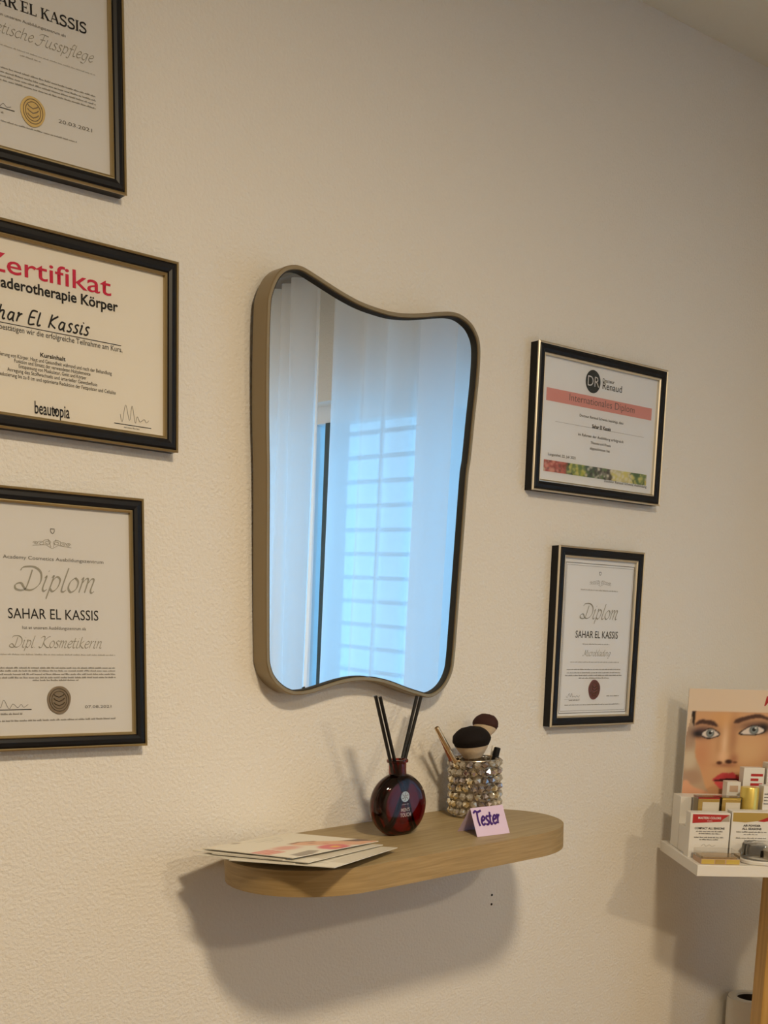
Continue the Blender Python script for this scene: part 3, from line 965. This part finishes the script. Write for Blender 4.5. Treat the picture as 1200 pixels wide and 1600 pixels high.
# leaflets
def leaflet_paint(kind):
    def fn(u, v):
        img = np.ones(u.shape + (3,)) * np.array((232, 228, 216)) / 255
        if kind == 0:
            img = lay(img, blob(u, v, .05, .69, .035, .05, 3), (150, 140, 132), .6)
            for k in range(4):
                img = lay(img, ((abs(u - .10 - .06 * k) < .007) & (v > .22 + .05 * k) & (v < .60 - .04 * k)).astype(float), (170, 165, 158), .55)
            # picture band: a resting face with a flower
            s, t_ = (u - .47) * .80 - (v - .465) * .60, (u - .47) * .60 + (v - .465) * .80
            face_ = soft(inside(s, t_, [(-.02, .02), (.05, -.07), (.18, -.11), (.34, -.10), (.50, -.13), (.72, -.16), (.72, .14), (.46, .13), (.30, .12), (.12, .11), (.02, .08)]), 2)
            img = lay(img, face_, (226, 176, 146))
            img = lay(img, soft(inside(s, t_, [(-.04, .03), (.04, -.09), (.18, -.13), (.18, -.10), (.06, -.06), (.0, .04)]), 1), (140, 92, 70), .9)
            img = lay(img, soft(inside(s, t_, [(.38, -.10), (.54, -.20), (.80, -.20), (.76, -.10), (.52, -.06)]), 2), (96, 68, 56), .9)
            img = lay(img, blob(s, t_, .16, -.01, .035, .016, 2), (134, 82, 68), .8)
            img = lay(img, blob(s, t_, .28, .02, .03, .012, 2), (190, 84, 88), .8)
            for k in range(7):
                a = k * .9
                img = lay(img, blob(u, v, .89 + .075 * math.cos(a), .42 + .075 * math.sin(a), .06, .06, 2), (220, 104, 118))
            img = lay(img, blob(u, v, .89, .40, .045, .045, 2), (240, 190, 70))
            img = lay(img, blob(u, v, .60, .66, .10, .13, 2), (222, 158, 146), .9)
            img = lay(img, soft(inside(u, v, [(.54, .80), (.74, .80), (.74, 1), (.54, 1)]), 1), (216, 118, 110), .9)
            for k in range(3):
                img = lay(img, ((abs(u - .58 - .06 * k) < .009) & (v > .8)).astype(float), (238, 214, 202), .8)
            img = lay(img, soft(inside(u, v, [(.84, .66), (.92, .62), (1, .78), (1, .92), (.88, .90)]), 2), (138, 128, 120), .8)
        else:
            for k in range(9):
                img = lay(img, ((abs(v - .55 - .05 * k) < .006) & (u > .1) & (u < .85 - .1 * (k % 3))).astype(float), (176, 170, 160), .7)
            img = lay(img, ((u > .82) & (v < .8)).astype(float), (208, 202, 188), .8)
        return img
    return fn

def leaflet(label, corner, ex, ey, lift, kind, curl=0.0):
    """corner = its upper-left corner (x, y), ex/ey = edge vectors across and down"""
    o = thing('leaflet', label, 'leaflet', on_shelf(corner[0], corner[1], lift), (0, TILT, math.atan2(ex[1], ex[0])), 'leaflets fanned out on the oak shelf')
    wd, ht = math.hypot(*ex), math.hypot(*ey)
    MB().box(0, wd, -ht, 0, 0, .0007).build('sheet', 'flyer', o)
    painted('printed_side', wd, ht, 110, 110, leaflet_paint(kind), o, 'xy', .00085, 0, -ht)
    return o
leaflet('bottom leaflet of the fan, its plain cream corner pointing left past the shelf end', (.990, -.018), (.056, -.155), (-.1692, -.0612), .0004, 1)
leaflet('cream leaflet edge lying directly on the bottom leaflet of the fan', (1.000, -.060), (.060, -.153), (-.166, -.066), .0013, 1)
leaflet('leaflet with a text-lined corner overhanging the front of the oak shelf', (.997, -.070), (.067, -.150), (-.164, -.073), .0022, 1)
leaflet('cream leaflet edge lying directly on the overhanging text-cornered leaflet', (1.004, -.040), (.052, -.157), (-.170, -.056), .0031, 1)
leaflet('leaflet under the top one, its blank corner by the wall', (.968, -.016), (.046, -.158), (-.142, -.041), .0040, 1)
leaflet('topmost leaflet printed with a resting face and pink flower', (1.018, -.018), (.042, -.163), (-.180, -.0464), .0049, 0)

# reed diffuser bottle
bot = thing('diffuser_bottle', 'round flat dark red glass diffuser bottle on the oak shelf', 'bottle', on_shelf(1.153, -.112, .0006), (0, TILT, 0))
prof = [(0, -.0175), (.012, -.0175), (.024, -.0175), (.033, -.0175), (.0375, -.0172), (.042, -.0155), (.0465, -.0110), (.0492, -.0045), (.0495, 0)]
prof = prof + [(r, -y) for r, y in reversed(prof[:-1])]
def turned_y(prof, sc, cut, nseg=56):
    vs, fs = [], []
    for r, y in prof:
        for k in range(nseg):
            a = 2 * math.pi * k / nseg
            vs.append((r * sc * math.cos(a), y * sc, max(r * sc * math.sin(a), cut)))
    for i in range(len(prof) - 1):
        for k in range(nseg):
            a, b = i * nseg + k, i * nseg + (k + 1) % nseg
            fs.append((a, b, b + nseg, a + nseg))
    return vs, fs
BC = .0445
v1, f1 = turned_y(prof, 1.0, -BC)
mb = MB().add([(x, y, zz + BC) for x, y, zz in v1], f1)
body = mb.build('glass_body', 'red_glass', bot, smooth=True)
v1, f1 = turned_y(prof, .93, -BC + .004)
mb = MB().add([(x, y, zz + BC) for x, y, zz in v1], [tuple(reversed(f)) for f in f1])
mb.build('hollow', 'red_glass', bot, smooth=True, fix=False)
bm = bmesh.new()
MB().lathe([(.0135, .0895), (.0132, .100), (.0134, .1085), (.0162, .1098), (.0165, .1120), (.0160, .1140), (.0128, .1140), (.0108, .1120), (.0108, .0900)], 32, caps=False).build('neck', 'red_glass', bot, smooth=True)
bm.free()
em = MB().prism(circle(0, .0590, .0080, n=28), -.0179, -.01755).build('emblem', 'silver', bot)
mb = MB()
for k in range(6):
    a = k * math.pi / 3 + .3
    mb.ribbon([(.001 * math.cos(a), .059 + .001 * math.sin(a)), (.0042 * math.cos(a + .3), .059 + .0042 * math.sin(a + .3)), (.0066 * math.cos(a), .059 + .0066 * math.sin(a))], .0011, -.01805)
mb.build('emblem_motif', 'seal_bronze', em, fix=False)
letters('printed_name', "MEN'S", -.0083, .0083, .0365, .0052, 'silver_print', bot, -.0179, bold=.015)
letters('printed_name', 'TOUCH', -.0100, .0105, .0285, .0056, 'silver_print', bot, -.0179, bold=.015)
dash_line('small_print', -.007, .007, .0470, .0012, 'silver_print', bot, -.0179, seed=77)

def reed(label, a, b):
    o = MB().tube([a, b], .0027, 8).build('diffuser_reed', 'reed', None, smooth=True)
    return tag(o, label, 'reed', 'black reeds in the diffuser bottle')
reed('outermost black diffuser reed leaning left out of the red bottle', (1.171, -.104, 1.214), (1.0965, -.120, 1.4100))
reed('second black diffuser reed leaning left, tight beside the outermost one', (1.176, -.109, 1.214), (1.1065, -.118, 1.4085))
reed('black diffuser reed leaning right to the mirror rim, wall side of its pair', (1.132, -.113, 1.214), (1.2460, -.046, 1.4030))
reed('black diffuser reed leaning right to the mirror rim, room side of its pair', (1.126, -.116, 1.214), (1.2340, -.050, 1.4040))

# crystal brush cup
CX, CY = 1.350, -.070
cup = thing('brush_cup', 'round cup of strung clear crystal beads holding makeup brushes', 'cup', on_shelf(CX, CY, .0004), (0, TILT, 0))
CR, CH = .0400, .094
MB().lathe([(.0, .002), (.037, .002), (.037, CH - .003), (.0358, CH - .003), (.0358, .004), (0, .004)], 40, caps=False).build('liner', 'cup_liner', cup, smooth=True)
MB().lathe([(.0, 0), (.0385, 0), (.0395, .003), (.0385, .006), (0, .006)], 40, caps=False).build('base_disc', 'wire', cup, smooth=True)
bmx = bmesh.new()
bmesh.ops.create_icosphere(bmx, subdivisions=1, radius=.0068)
beads = []
for mm in ('crystal', 'crystal_dark', 'crystal_bright'):
    me = bpy.data.meshes.new('bead')
    bmx.to_mesh(me)
    me.materials.append(M[mm])
    beads.append(me)
bmx.free()
ROWS, NCOL = 7, 20
for j in range(ROWS):
    zz = .0095 + j * (CH - .016) / (ROWS - 1)
    for i in range(NCOL):
        a = 2 * math.pi * (i + .5 * (j % 2)) / NCOL
        dark = (random.random() < .22) or (abs(((a - 4.36 + math.pi) % (2 * math.pi)) - math.pi) < .22)  # random dark beads, plus a dark zone down the front
        o = bpy.data.objects.new('bead', beads[1 if dark else (2 if random.random() < .35 else 0)])
        COL.objects.link(o)
        o.parent = cup
        o.location = (CR * math.cos(a), CR * math.sin(a), zz)
        o.rotation_euler = (random.uniform(0, 3), random.uniform(0, 3), random.uniform(0, 3))
        o.scale = (1, 1, .92)
for zz in (.0035, CH - .001):
    MB().tube([(CR * math.cos(k * math.pi / 20), CR * math.sin(k * math.pi / 20), zz) for k in range(41)], .0013, 6, caps=False).build('wire_ring', 'wire', cup, smooth=True)

def along(o, base, tip):
    d = Vector(tip) - Vector(base)
    o.location = base
    o.rotation_euler = d.to_track_quat('Z', 'Y').to_euler()
    return d.length

def brush(label, base, tip, r_f, r_h, h_ferr, h_hair, split, tipmat, squash=1.0):
    o = thing('makeup_brush', label, 'brush')
    L = along(o, base, tip)
    hb = L - h_hair
    MB().lathe([(.0, 0), (.0045, .001), (.0055, .01), (.005, hb - h_ferr), (0, hb - h_ferr)], 16, caps=False).build('handle', 'bristle_black', o, smooth=True)
    MB().lathe([(.0052, hb - h_ferr - .001), (.0075, hb - h_ferr + .002), (r_f * .85, hb - h_ferr * .5), (r_f, hb + .001), (r_f * .9, hb + .001)], 24, caps=False).build('ferrule', 'rose_gold', o, smooth=True)
    def prof(a, b, k=9):
        pr = []
        for i in range(k + 1):
            s = a + (b - a) * i / k
            if s < .58:
                r = r_f * .95 + (r_h - r_f * .95) * (1.25 * (s / .58) - .25 * (s / .58) ** 3)
            else:
                r = r_h * math.sqrt(max(0, 1 - ((s - .58) / .42) ** 2))
            pr.append((max(r, .0002), hb + s * h_hair))
        return pr
    c = MB().lathe(prof(0, split), 28, caps=False).build('bristle_base', 'bristle_cream', o, smooth='all')
    d = MB().lathe(prof(split, 1.0), 28, caps=False).build('bristle_tip', tipmat, o, smooth='all')
    for q in (c, d):
        q.scale = (1, squash, 1)
        for v in q.data.vertices:
            k_ = 1 + random.uniform(-.022, .022)
            v.co.x *= k_
            v.co.y *= k_
            v.co.z += random.uniform(-.0006, .0006) if q is d and v.co.z > hb + h_hair * (split + .1) else 0
    return o
brush('fluffy black-tipped powder brush standing in the crystal cup', (1.352, -.072, 1.218), (1.3330, -.070, 1.3560), .0150, .0315, .020, .052, .40, 'bristle_black')
brush('angled brown-tipped brush leaning right behind the fluffy powder brush', (1.334, -.060, 1.218), (1.3990, -.040, 1.3720), .0090, .0230, .016, .044, .45, 'bristle_brown', .75)

pen = thing('cosmetic_pen', 'slim pale gold cosmetic pen leaning left out of the crystal cup', 'makeup pen')
L = along(pen, (1.362, -.070, 1.222), (1.2600, -.0700, 1.3560))
MB().lathe([(0, 0), (.0030, .0005), (.0034, .05), (.0034, L - .052), (0, L - .052)], 16, caps=False).build('barrel', 'rose_gold', pen, smooth=True)
MB().lathe([(0, L - .052), (.0040, L - .052), (.0040, L - .049), (.0036, L - .048), (.0036, L - .044), (.0041, L - .043), (.0041, L - .0015), (.0034, L), (0, L)], 16, caps=False).build('cap', 'rose_gold', pen, smooth=True)
tb = thing('lip_pencil', 'short copper brown pencil beside the pale gold pen in the cup', 'makeup pen')
L = along(tb, (1.355, -.055, 1.222), (1.2860, -.048, 1.3440))
MB().lathe([(0, 0), (.0036, .0005), (.0036, L - .012), (0, L - .012)], 14, caps=False).build('barrel', 'copper', tb, smooth=True)
MB().lathe([(.0036, L - .012), (.0038, L - .011), (.0038, L - .001), (.0030, L), (0, L)], 14, caps=False).build('end_cap', 'copper', tb, smooth=True)
gl = thing('lip_gloss', 'clear gloss tube with black cap standing in the crystal cup', 'makeup tube')
L = along(gl, (1.362, -.076, 1.222), (1.3880, -.078, 1.3200))
MB().lathe([(0, 0), (.0060, .0005), (.0060, L - .03), (.0045, L - .028), (0, L - .028)], 16, caps=False).build('tube', 'silver', gl, smooth=True)
MB().lathe([(.0052, L - .028), (.0055, L - .027), (.0055, L - .001), (.0045, L), (0, L)], 16, caps=False).build('cap', 'black', gl, smooth=True)
gl = thing('silver_tube', 'thin silver cosmetic tube at the right rim of the crystal cup', 'makeup tube')
L = along(gl, (1.372, -.066, 1.222), (1.3960, -.062, 1.3210))
MB().lathe([(0, 0), (.0042, .0005), (.0042, L * .7), (0, L * .7)], 14, caps=False).build('tube', 'silver', gl, smooth=True)
MB().lathe([(.0042, L * .7), (.0044, L * .71), (.0044, L - .001), (.0038, L), (0, L)], 14, caps=False).build('cap', 'board_white', gl, smooth=True)

# tent card
tc = thing('tent_card', 'small folded lilac card with handwritten violet Tester lettering', 'card', on_shelf(1.2235, -.2135, .0003), (0, TILT, -.165))
CW, CHh, CD = .0590, .0395, .028     # width, ridge height, half depth
def leaf(sgn, name):
    y = CD + sgn * CD
    vs = [(0, y, 0), (CW, y, 0), (CW + .0055, CD, CHh), (.0055, CD, CHh)]
    nrm = Vector((0, sgn * CHh, CD)).normalized() * .0005
    vs2 = [tuple(Vector(p) - nrm) for p in vs]
    return MB().add(vs + vs2, [(0, 1, 2, 3), (7, 6, 5, 4), (0, 4, 5, 1), (1, 5, 6, 2), (2, 6, 7, 3), (3, 7, 4, 0)]).build(name, 'lilac', tc)
fl = leaf(-1, 'front_leaf')
leaf(1, 'back_leaf')
txt = pen_text('handwritten_word', 'Tester', .0045, .0500, .0150, .0185, 'ink_violet', fl, 0, font=HAND, wd=.125, shear=.10)
for v in txt.data.vertices:      # lay the word onto the sloping leaf
    s = v.co.z / CHh
    v.co = (v.co.x + .0055 * (s - .3), v.co.z / CHh * CD - .0007 + v.co.y, v.co.z + .0003)

# ================================================================== display stand at the right
SA = math.radians(-37)
SO = Vector((1.745, -.229, 1.111))
ux, vy = Vector((math.cos(SA), math.sin(SA), 0)), Vector((-math.sin(SA), math.cos(SA), 0))
def st(u, v, zz):
    return SO + ux * u + vy * v + Vector((0, 0, zz))
ds = thing('display_stand', 'white topped display stand on an orange wooden post near the corner', 'display stand', (SO.x, SO.y, 0), (0, 0, SA))
H = SO.z
MB().box(0, .44, 0, .262, H - .0200, H).build('shelf_board', 'board_white', ds, bevel=.001)
MB().box(.174, .37, .10, .16, .03, H - .0200).build('post', 'post', ds, bevel=.003)
MB().box(.06, .42, .03, .26, 0, .03).build('base_plate', 'board_white', ds, bevel=.003)

pp = thing('poster_panel', 'upright poster panel with a close-up of a made-up face', 'poster', st(.028, .236, 0), (0, 0, SA))
PW, PH = .330, .300
MB().box(0, PW, 0, .004, 0, PH).build('panel', 'board_white', pp)
def face(u, v):
    X = 290 + u * PW * 5650
    Y = 110 + v * PH * 5700
    g = lambda m, k=2: soft(inside(X, Y, m), k)
    def G(poly, k=2):
        return soft(inside(X, Y, [(p.x, p.y) for p in catmull(poly, True, 5)]), k)
    img = np.ones(u.shape + (3,)) * np.array((226, 206, 184)) / 255
    pic = inside(X, Y, [(338, 352), (2200, 352), (2200, 2000), (285, 2000), (285, 1060), (290, 620), (330, 420)]).astype(float)
    img = lay(img, pic, (190, 165, 140))
    img = lay(img, blob(X, Y, 340, 880, 90, 130, 2) * pic, (214, 200, 176), .8)
    img = lay(img, blob(X, Y, 330, 660, 80, 130, 2) * pic, (168, 138, 118), .6)
    img = lay(img, blob(X, Y, 380, 1080, 130, 90, 2) * pic, (172, 138, 116), .7)
    img = lay(img, G([(285, 1150), (420, 1190), (640, 1270), (760, 1400), (600, 1900), (270, 1900)], 3) * pic, (222, 168, 136))
    img = lay(img, g([(338, 352), (385, 352), (382, 420), (372, 520), (350, 480)], 1), (28, 18, 18))
    img = lay(img, g([(1330, 352), (2200, 352), (2200, 1900), (1560, 1500), (1460, 900), (1420, 600)], 4), (40, 24, 22))
    face_poly = [(376, 352), (374, 480), (392, 620), (408, 850), (470, 980), (545, 1190), (640, 1330), (800, 1420), (1000, 1400),
                 (1220, 1260), (1340, 1040), (1410, 800), (1430, 560), (1400, 352)]
    fm = g(face_poly, 2)
    img = lay(img, fm, (214, 166, 124))
    img = lay(img, blob(X, Y, 470, 820, 110, 210) * fm, (206, 144, 106), .75)
    img = lay(img, blob(X, Y, 700, 440, 150, 120) * fm, (222, 168, 112), .8)
    img = lay(img, blob(X, Y, 1020, 800, 230, 170) * fm, (220, 180, 132), .8)
    img = lay(img, blob(X, Y, 1290, 900, 150, 260) * fm, (188, 130, 92), .7)
    img = lay(img, blob(X, Y, 720, 700, 34, 190) * fm, (240, 204, 168), .85)
    img = lay(img, blob(X, Y, 810, 640, 48, 240) * fm, (172, 122, 88), .65)
    img = lay(img, blob(X, Y, 645, 700, 30, 200) * fm, (196, 146, 106), .5)
    img = lay(img, blob(X, Y, 715, 850, 60, 55) * fm, (238, 196, 158), .8)
    img = lay(img, blob(X, Y, 835, 870, 45, 55) * fm, (168, 108, 78), .7)
    img = lay(img, blob(X, Y, 745, 940, 110, 24) * fm, (160, 102, 76), .7)
    img = lay(img, blob(X, Y, 678, 915, 32, 20, 2), (74, 36, 24), .9)
    img = lay(img, blob(X, Y, 780, 900, 40, 24, 2), (52, 22, 18), .95)
    img = lay(img, blob(X, Y, 850, 905, 26, 14, 2), (92, 50, 34), .7)
    # brows
    img = lay(img, G([(382, 505), (420, 452), (500, 446), (590, 462), (632, 520), (560, 505), (460, 488)], 2), (66, 40, 34), .95)
    img = lay(img, G([(806, 470), (830, 432), (940, 396), (1060, 370), (1140, 392), (1260, 450), (1330, 520), (1200, 445), (1070, 415), (940, 440), (850, 476)], 2), (70, 42, 34), .95)
    # eye make-up
    img = lay(img, blob(X, Y, 480, 575, 120, 62), (70, 48, 58), .85)
    img = lay(img, blob(X, Y, 420, 600, 55, 38), (22, 16, 24), .95)
    img = lay(img, blob(X, Y, 1040, 505, 170, 58), (96, 66, 60), .85)
    img = lay(img, blob(X, Y, 1130, 520, 70, 50), (24, 18, 22), .95)
    for cx, cy, poly, ir in ((552, 592, [(462, 610), (500, 562), (565, 545), (625, 575), (652, 605), (600, 630), (530, 642)], 44),
                             (1030, 545, [(885, 582), (950, 530), (1030, 500), (1110, 520), (1146, 556), (1080, 586), (970, 594)], 50)):
        img = lay(img, G([(cx + (px - cx) * 1.13, cy + (py - cy) * 1.22) for px, py in poly], 1), (20, 14, 18), .95)
        em_ = G(poly, 1)
        img = lay(img, em_, (226, 214, 206))
        img = lay(img, blob(X, Y, cx, cy, ir, ir, 4) * em_, (66, 74, 78))
        img = lay(img, blob(X, Y, cx, cy, ir * .78, ir * .78, 3) * em_, (140, 152, 154))
        img = lay(img, blob(X, Y, cx, cy - 4, ir * .42, ir * .42, 3) * em_, (10, 10, 12))
        img = lay(img, blob(X, Y, cx + 18, cy - 22, 12, 10, 2), (246, 246, 246))
    # lips
    img = lay(img, G([(618, 1112), (680, 1050), (740, 1022), (790, 1030), (835, 1020), (900, 1060), (960, 1100), (880, 1110), (760, 1120)], 1), (196, 66, 74))
    img = lay(img, G([(640, 1122), (760, 1132), (900, 1112), (950, 1105), (900, 1190), (800, 1225), (710, 1205)], 1), (212, 82, 86))
    img = lay(img, G([(625, 1112), (740, 1092), (820, 1086), (950, 1098), (860, 1114), (740, 1122)], 1), (58, 18, 24))
    img = lay(img, blob(X, Y, 790, 1170, 70, 22), (236, 140, 136), .6)
    return img
painted('face_picture', PW, PH, 210, 200, face, pp, 'xz', -.0004, 0, 0)
letters('printed_brand', 'MASTERS COLORS', .1470, .315, .2700, .0185, 'carton_red', pp, -.0009, bold=.004, shear=.25)

rs = MB().box(.008, .33, .116, .166, 0, .050).build('display_riser', 'board_white', None, bevel=.001)
tag(rs, 'low white riser block right behind the front cartons', 'display riser')
rs2 = MB().box(.008, .33, .168, .222, 0, .100).build('display_riser', 'board_white', None, bevel=.001)
tag(rs2, 'taller white riser block against the poster panel', 'display riser')
for o in (rs, rs2):
    o.location, o.rotation_euler = st(0, 0, 0), (0, 0, SA)

def carton(label, u, v, zz, wd, dp, ht, rz=0.0, body='carton'):
    o = thing('cosmetic_carton', label, 'box', st(u, v, zz), (0, 0, SA + rz))
    MB().box(0, wd, 0, dp, 0, ht).build('carton_body', body, o, bevel=.0006)
    return o
c1 = carton('white cosmetic carton with a red printed top band at the front of the display', .0035, .078, 0, .0735, .030, .0825)
MB().flat([(.004, .0800), (.0715, .0795), (.0600, .0715), (.0560, .0665), (.004, .0635)], -.0003).build('printed_band', 'carton_red', c1, fix=False)
MB().flat([(.0600, .0715), (.0715, .0795), (.0725, .0670), (.0560, .0665)], -.0003).build('foil_corner', 'silver', c1, fix=False)
letters('printed_brand', 'MASTERS COLORS', .0140, .0560, .0715, .0038, 'carton', c1, -.0006, bold=.02)
letters('printed_line', 'PARIS', .0310, .0400, .0670, .0018, 'carton', c1, -.0006)
letters('printed_heading', 'COMPACT ALL SEASONS', .0090, .0640, .0525, .0036, 'ink', c1, -.0004, bold=.03)
for k, (a, b, zz) in enumerate(((.012, .062, .0475), (.017, .057, .0435), (.009, .064, .0365), (.019, .054, .0325))):
    dash_line('small_print', a, b, zz, .0024, 'ink_grey', c1, -.0004, seed=200 + k)
pen_text('script_line', 'dermo', .023, .048, .0185, .006, 'ink_faint', c1, -.0004, wd=.07, nib=(.75, .3), shear=.3) if False else \
    MB().ribbon(catmull([(.023, .021), (.028, .025), (.032, .021), (.038, .024), (.043, .021), (.049, .023)], sub=5), .0006, -.0004).build('script_flourish', 'ink_faint', c1, fix=False)
c2 = carton('white cosmetic carton with a gold and red printed top next to the red-banded one', .0795, .078, 0, .0760, .030, .0865)
MB().flat([(.002, .0845), (.0745, .0845), (.0745, .0750), (.0520, .0700), (.0250, .0665), (.002, .0680)], -.0003).build('printed_band', 'carton_gold', c2, fix=False)
MB().flat([(.0480, .0690), (.0745, .0800), (.0745, .0710), (.0600, .0680)], -.0005).build('printed_corner', 'carton_red', c2, fix=False)
letters('printed_heading', 'AIR POWDER', .0220, .0540, .0590, .0036, 'ink', c2, -.0004, bold=.03)
letters('printed_heading', 'ALL SEASONS', .0200, .0560, .0530, .0036, 'ink', c2, -.0004, bold=.03)
for k, (a, b, zz) in enumerate(((.010, .066, .0480), (.024, .050, .0435), (.010, .066, .0365), (.026, .048, .0325))):
    dash_line('small_print', a, b, zz, .0024, 'ink_grey', c2, -.0004, seed=220 + k)

cp = thing('powder_compact', 'flat square compact with clear lid and yellow gold front edge', 'compact', st(.0085, .010, 0), (0, 0, SA))
MB().box(0, .070, 0, .052, 0, .0095).build('base', 'powder_beige', cp, bevel=.0008)
for a, b, m_ in ((.001, .0235, 'gold_yellow'), (.0255, .0430, 'carton_gold'), (.0455, .069, 'gold_yellow')):
    MB().box(a, b, -.0012, .0005, .0012, .0088).build('front_tab', m_, cp)
MB().box(0, .070, 0, .052, .0098, .0215).build('clear_lid', 'acrylic', cp, bevel=.0012)
MB().box(.004, .066, .004, .048, .0099, .0125).build('powder_pan', 'rose_gold', cp)

jr = thing('powder_jar', 'round loose-powder jar with clear lid and white base rim', 'jar', st(.1270, .037, 0), (0, 0, SA))
MB().lathe([(0, 0), (.0370, 0), (.0395, .002), (.0395, .006), (.0375, .008), (0, .008)], 40, caps=False).build('base_rim', 'board_white', jr, smooth=True)
MB().lathe([(0, .008), (.0330, .008), (.0330, .0230), (0, .0230)], 40, caps=False).build('powder_body', 'silver', jr, smooth=True)
MB().lathe([(.0360, .008), (.0365, .009), (.0365, .0325), (.0350, .0350), (0, .0355)], 40, caps=False).build('clear_lid', 'acrylic', jr, smooth=True)
for k in range(9):
    a = 3.6 + k * .32
    MB().box(-.0035, .0035, -.0006, .0006, .0095, .0215).build('dark_facet', 'black' if k % 2 == 0 else 'rose_gold', jr)
    o = jr.children[-1]
    o.location = (.0336 * math.cos(a), .0336 * math.sin(a), 0)
    o.rotation_euler = (0, 0, a + math.pi / 2)

def gold_box(label, u, wd):
    o = carton(label, u, .124, .050, wd, .032, .0520, 0, 'carton_gold')
    MB().box(.2 * wd, wd - .001, -.0008, .0005, .001, .0465).build('front_panel', 'carton', o)
    MB().box(-.0012, wd + .0012, -.0020, .034, 0, .0560).build('clear_sleeve', 'acrylic', o)
    MB().box(0, wd, -.0012, .0330, .0525, .0550).build('lid_band', 'carton_red' if u < .05 else 'gold_yellow', o)
    return o
gold_box('gold edged small carton with blank white front on the riser, under the poster edge', .0290, .0400)
gold_box('gold edged small carton with blank white front, next to the gold capped bottle', .0735, .0350)
gb = thing('foundation_bottle', 'small glass foundation bottle with a tall gold cap on the riser', 'bottle', st(.1290, .140, .050), (0, 0, SA))
MB().lathe([(0, 0), (.0180, 0), (.0185, .002), (.0185, .026), (.0150, .0300), (0, .0300)], 28, caps=False).build('glass_body', 'acrylic', gb, smooth=True)
MB().lathe([(0, .003), (.0150, .003), (.0150, .025), (0, .025)], 24, caps=False).build('foundation_fill', 'powder_beige', gb, smooth=True)
MB().lathe([(.0165, .0302), (.0172, .0310), (.0172, .0730), (.0165, .0745), (0, .0750)], 28, caps=False).build('cap', 'gold_yellow', gb, smooth=True)
c3 = carton('narrow white carton with black print beside the gold capped bottle', .1510, .128, .050, .018, .030, .078)
for k in range(4):
    dash_line('small_print', .002, .016, .062 - .006 * k, .003, 'ink', c3, -.0004, seed=240 + k)
sv = thing('serum_tube', 'silver capped cosmetic tube at the end of the riser step', 'makeup tube', st(.1870, .140, .050), (0, 0, SA))
MB().lathe([(0, 0), (.0130, 0), (.0135, .002), (.0135, .040), (0, .040)], 24, caps=False).build('tube', 'board_white', sv, smooth=True)
MB().lathe([(.0120, .040), (.0128, .041), (.0128, .071), (.0115, .073), (0, .073)], 24, caps=False).build('cap', 'silver', sv, smooth=True)
c4 = carton('low pale carton with brown print on the upper riser step', .0970, .176, .100, .0260, .028, .0290)
MB().flat([(.005, .010), (.021, .010), (.021, .022), (.005, .022)], -.0003).build('printed_panel', 'powder_beige', c4, fix=False)
c5 = carton('pale pink carton with red print lines on the upper riser step', .1280, .180, .100, .0400, .026, .0560)
for k in range(3):
    MB().flat([(.014, .040 - .009 * k), (.037 - .008 * (k % 2), .040 - .009 * k), (.037 - .008 * (k % 2), .0450 - .009 * k), (.014, .0450 - .009 * k)], -.0003).build('printed_stripe', 'carton_red', c5, fix=False)
c6 = carton('tall white carton with black print lines on the upper riser step', .1715, .176, .100, .0460, .030, .0660)
MB().flat([(0.0, .058), (.046, .058), (.046, .066), (0, .066)], -.0003).build('printed_band', 'carton_gold', c6, fix=False)
for k in range(5):
    dash_line('small_print', .003, .042, .048 - .007 * k, .0034, 'ink', c6, -.0004, seed=260 + k)

# paper roll standing in the corner behind the stand
rl = thing('paper_roll', 'tall white paper roll with a dark hollow core standing behind the post', 'paper roll', (2.195, -.066, 0), (0, 0, 0))
RZ = .7480
wob = MB()
nn, kk = 40, 60
vs, fs = [], []
for j in range(kk + 1):
    zz = .002 + (RZ - .002) * j / kk
    for i in range(nn):
        a = 2 * math.pi * i / nn
        r = .0525 + .0008 * math.sin(3 * a + 9 * zz) + .0006 * math.sin(40 * zz + 2 * a)
        vs.append((r * math.cos(a), r * math.sin(a), zz))
for j in range(kk):
    for i in range(nn):
        a, b = j * nn + i, j * nn + (i + 1) % nn
        fs.append((a, b, b + nn, a + nn))
wob.add(vs, fs)
wob.lathe([(.0520, RZ), (.0500, RZ + .0015), (.0345, RZ + .001), (.0330, RZ - .004), (.0330, .004)], 40, caps=False)
wob.build('wound_sheet', 'tissue', rl, smooth=True)
MB().lathe([(.0328, RZ - .003), (.0312, RZ - .003), (.0312, .006), (0, .006)], 32, caps=False).build('core_tube', 'card_core', rl, smooth=True)
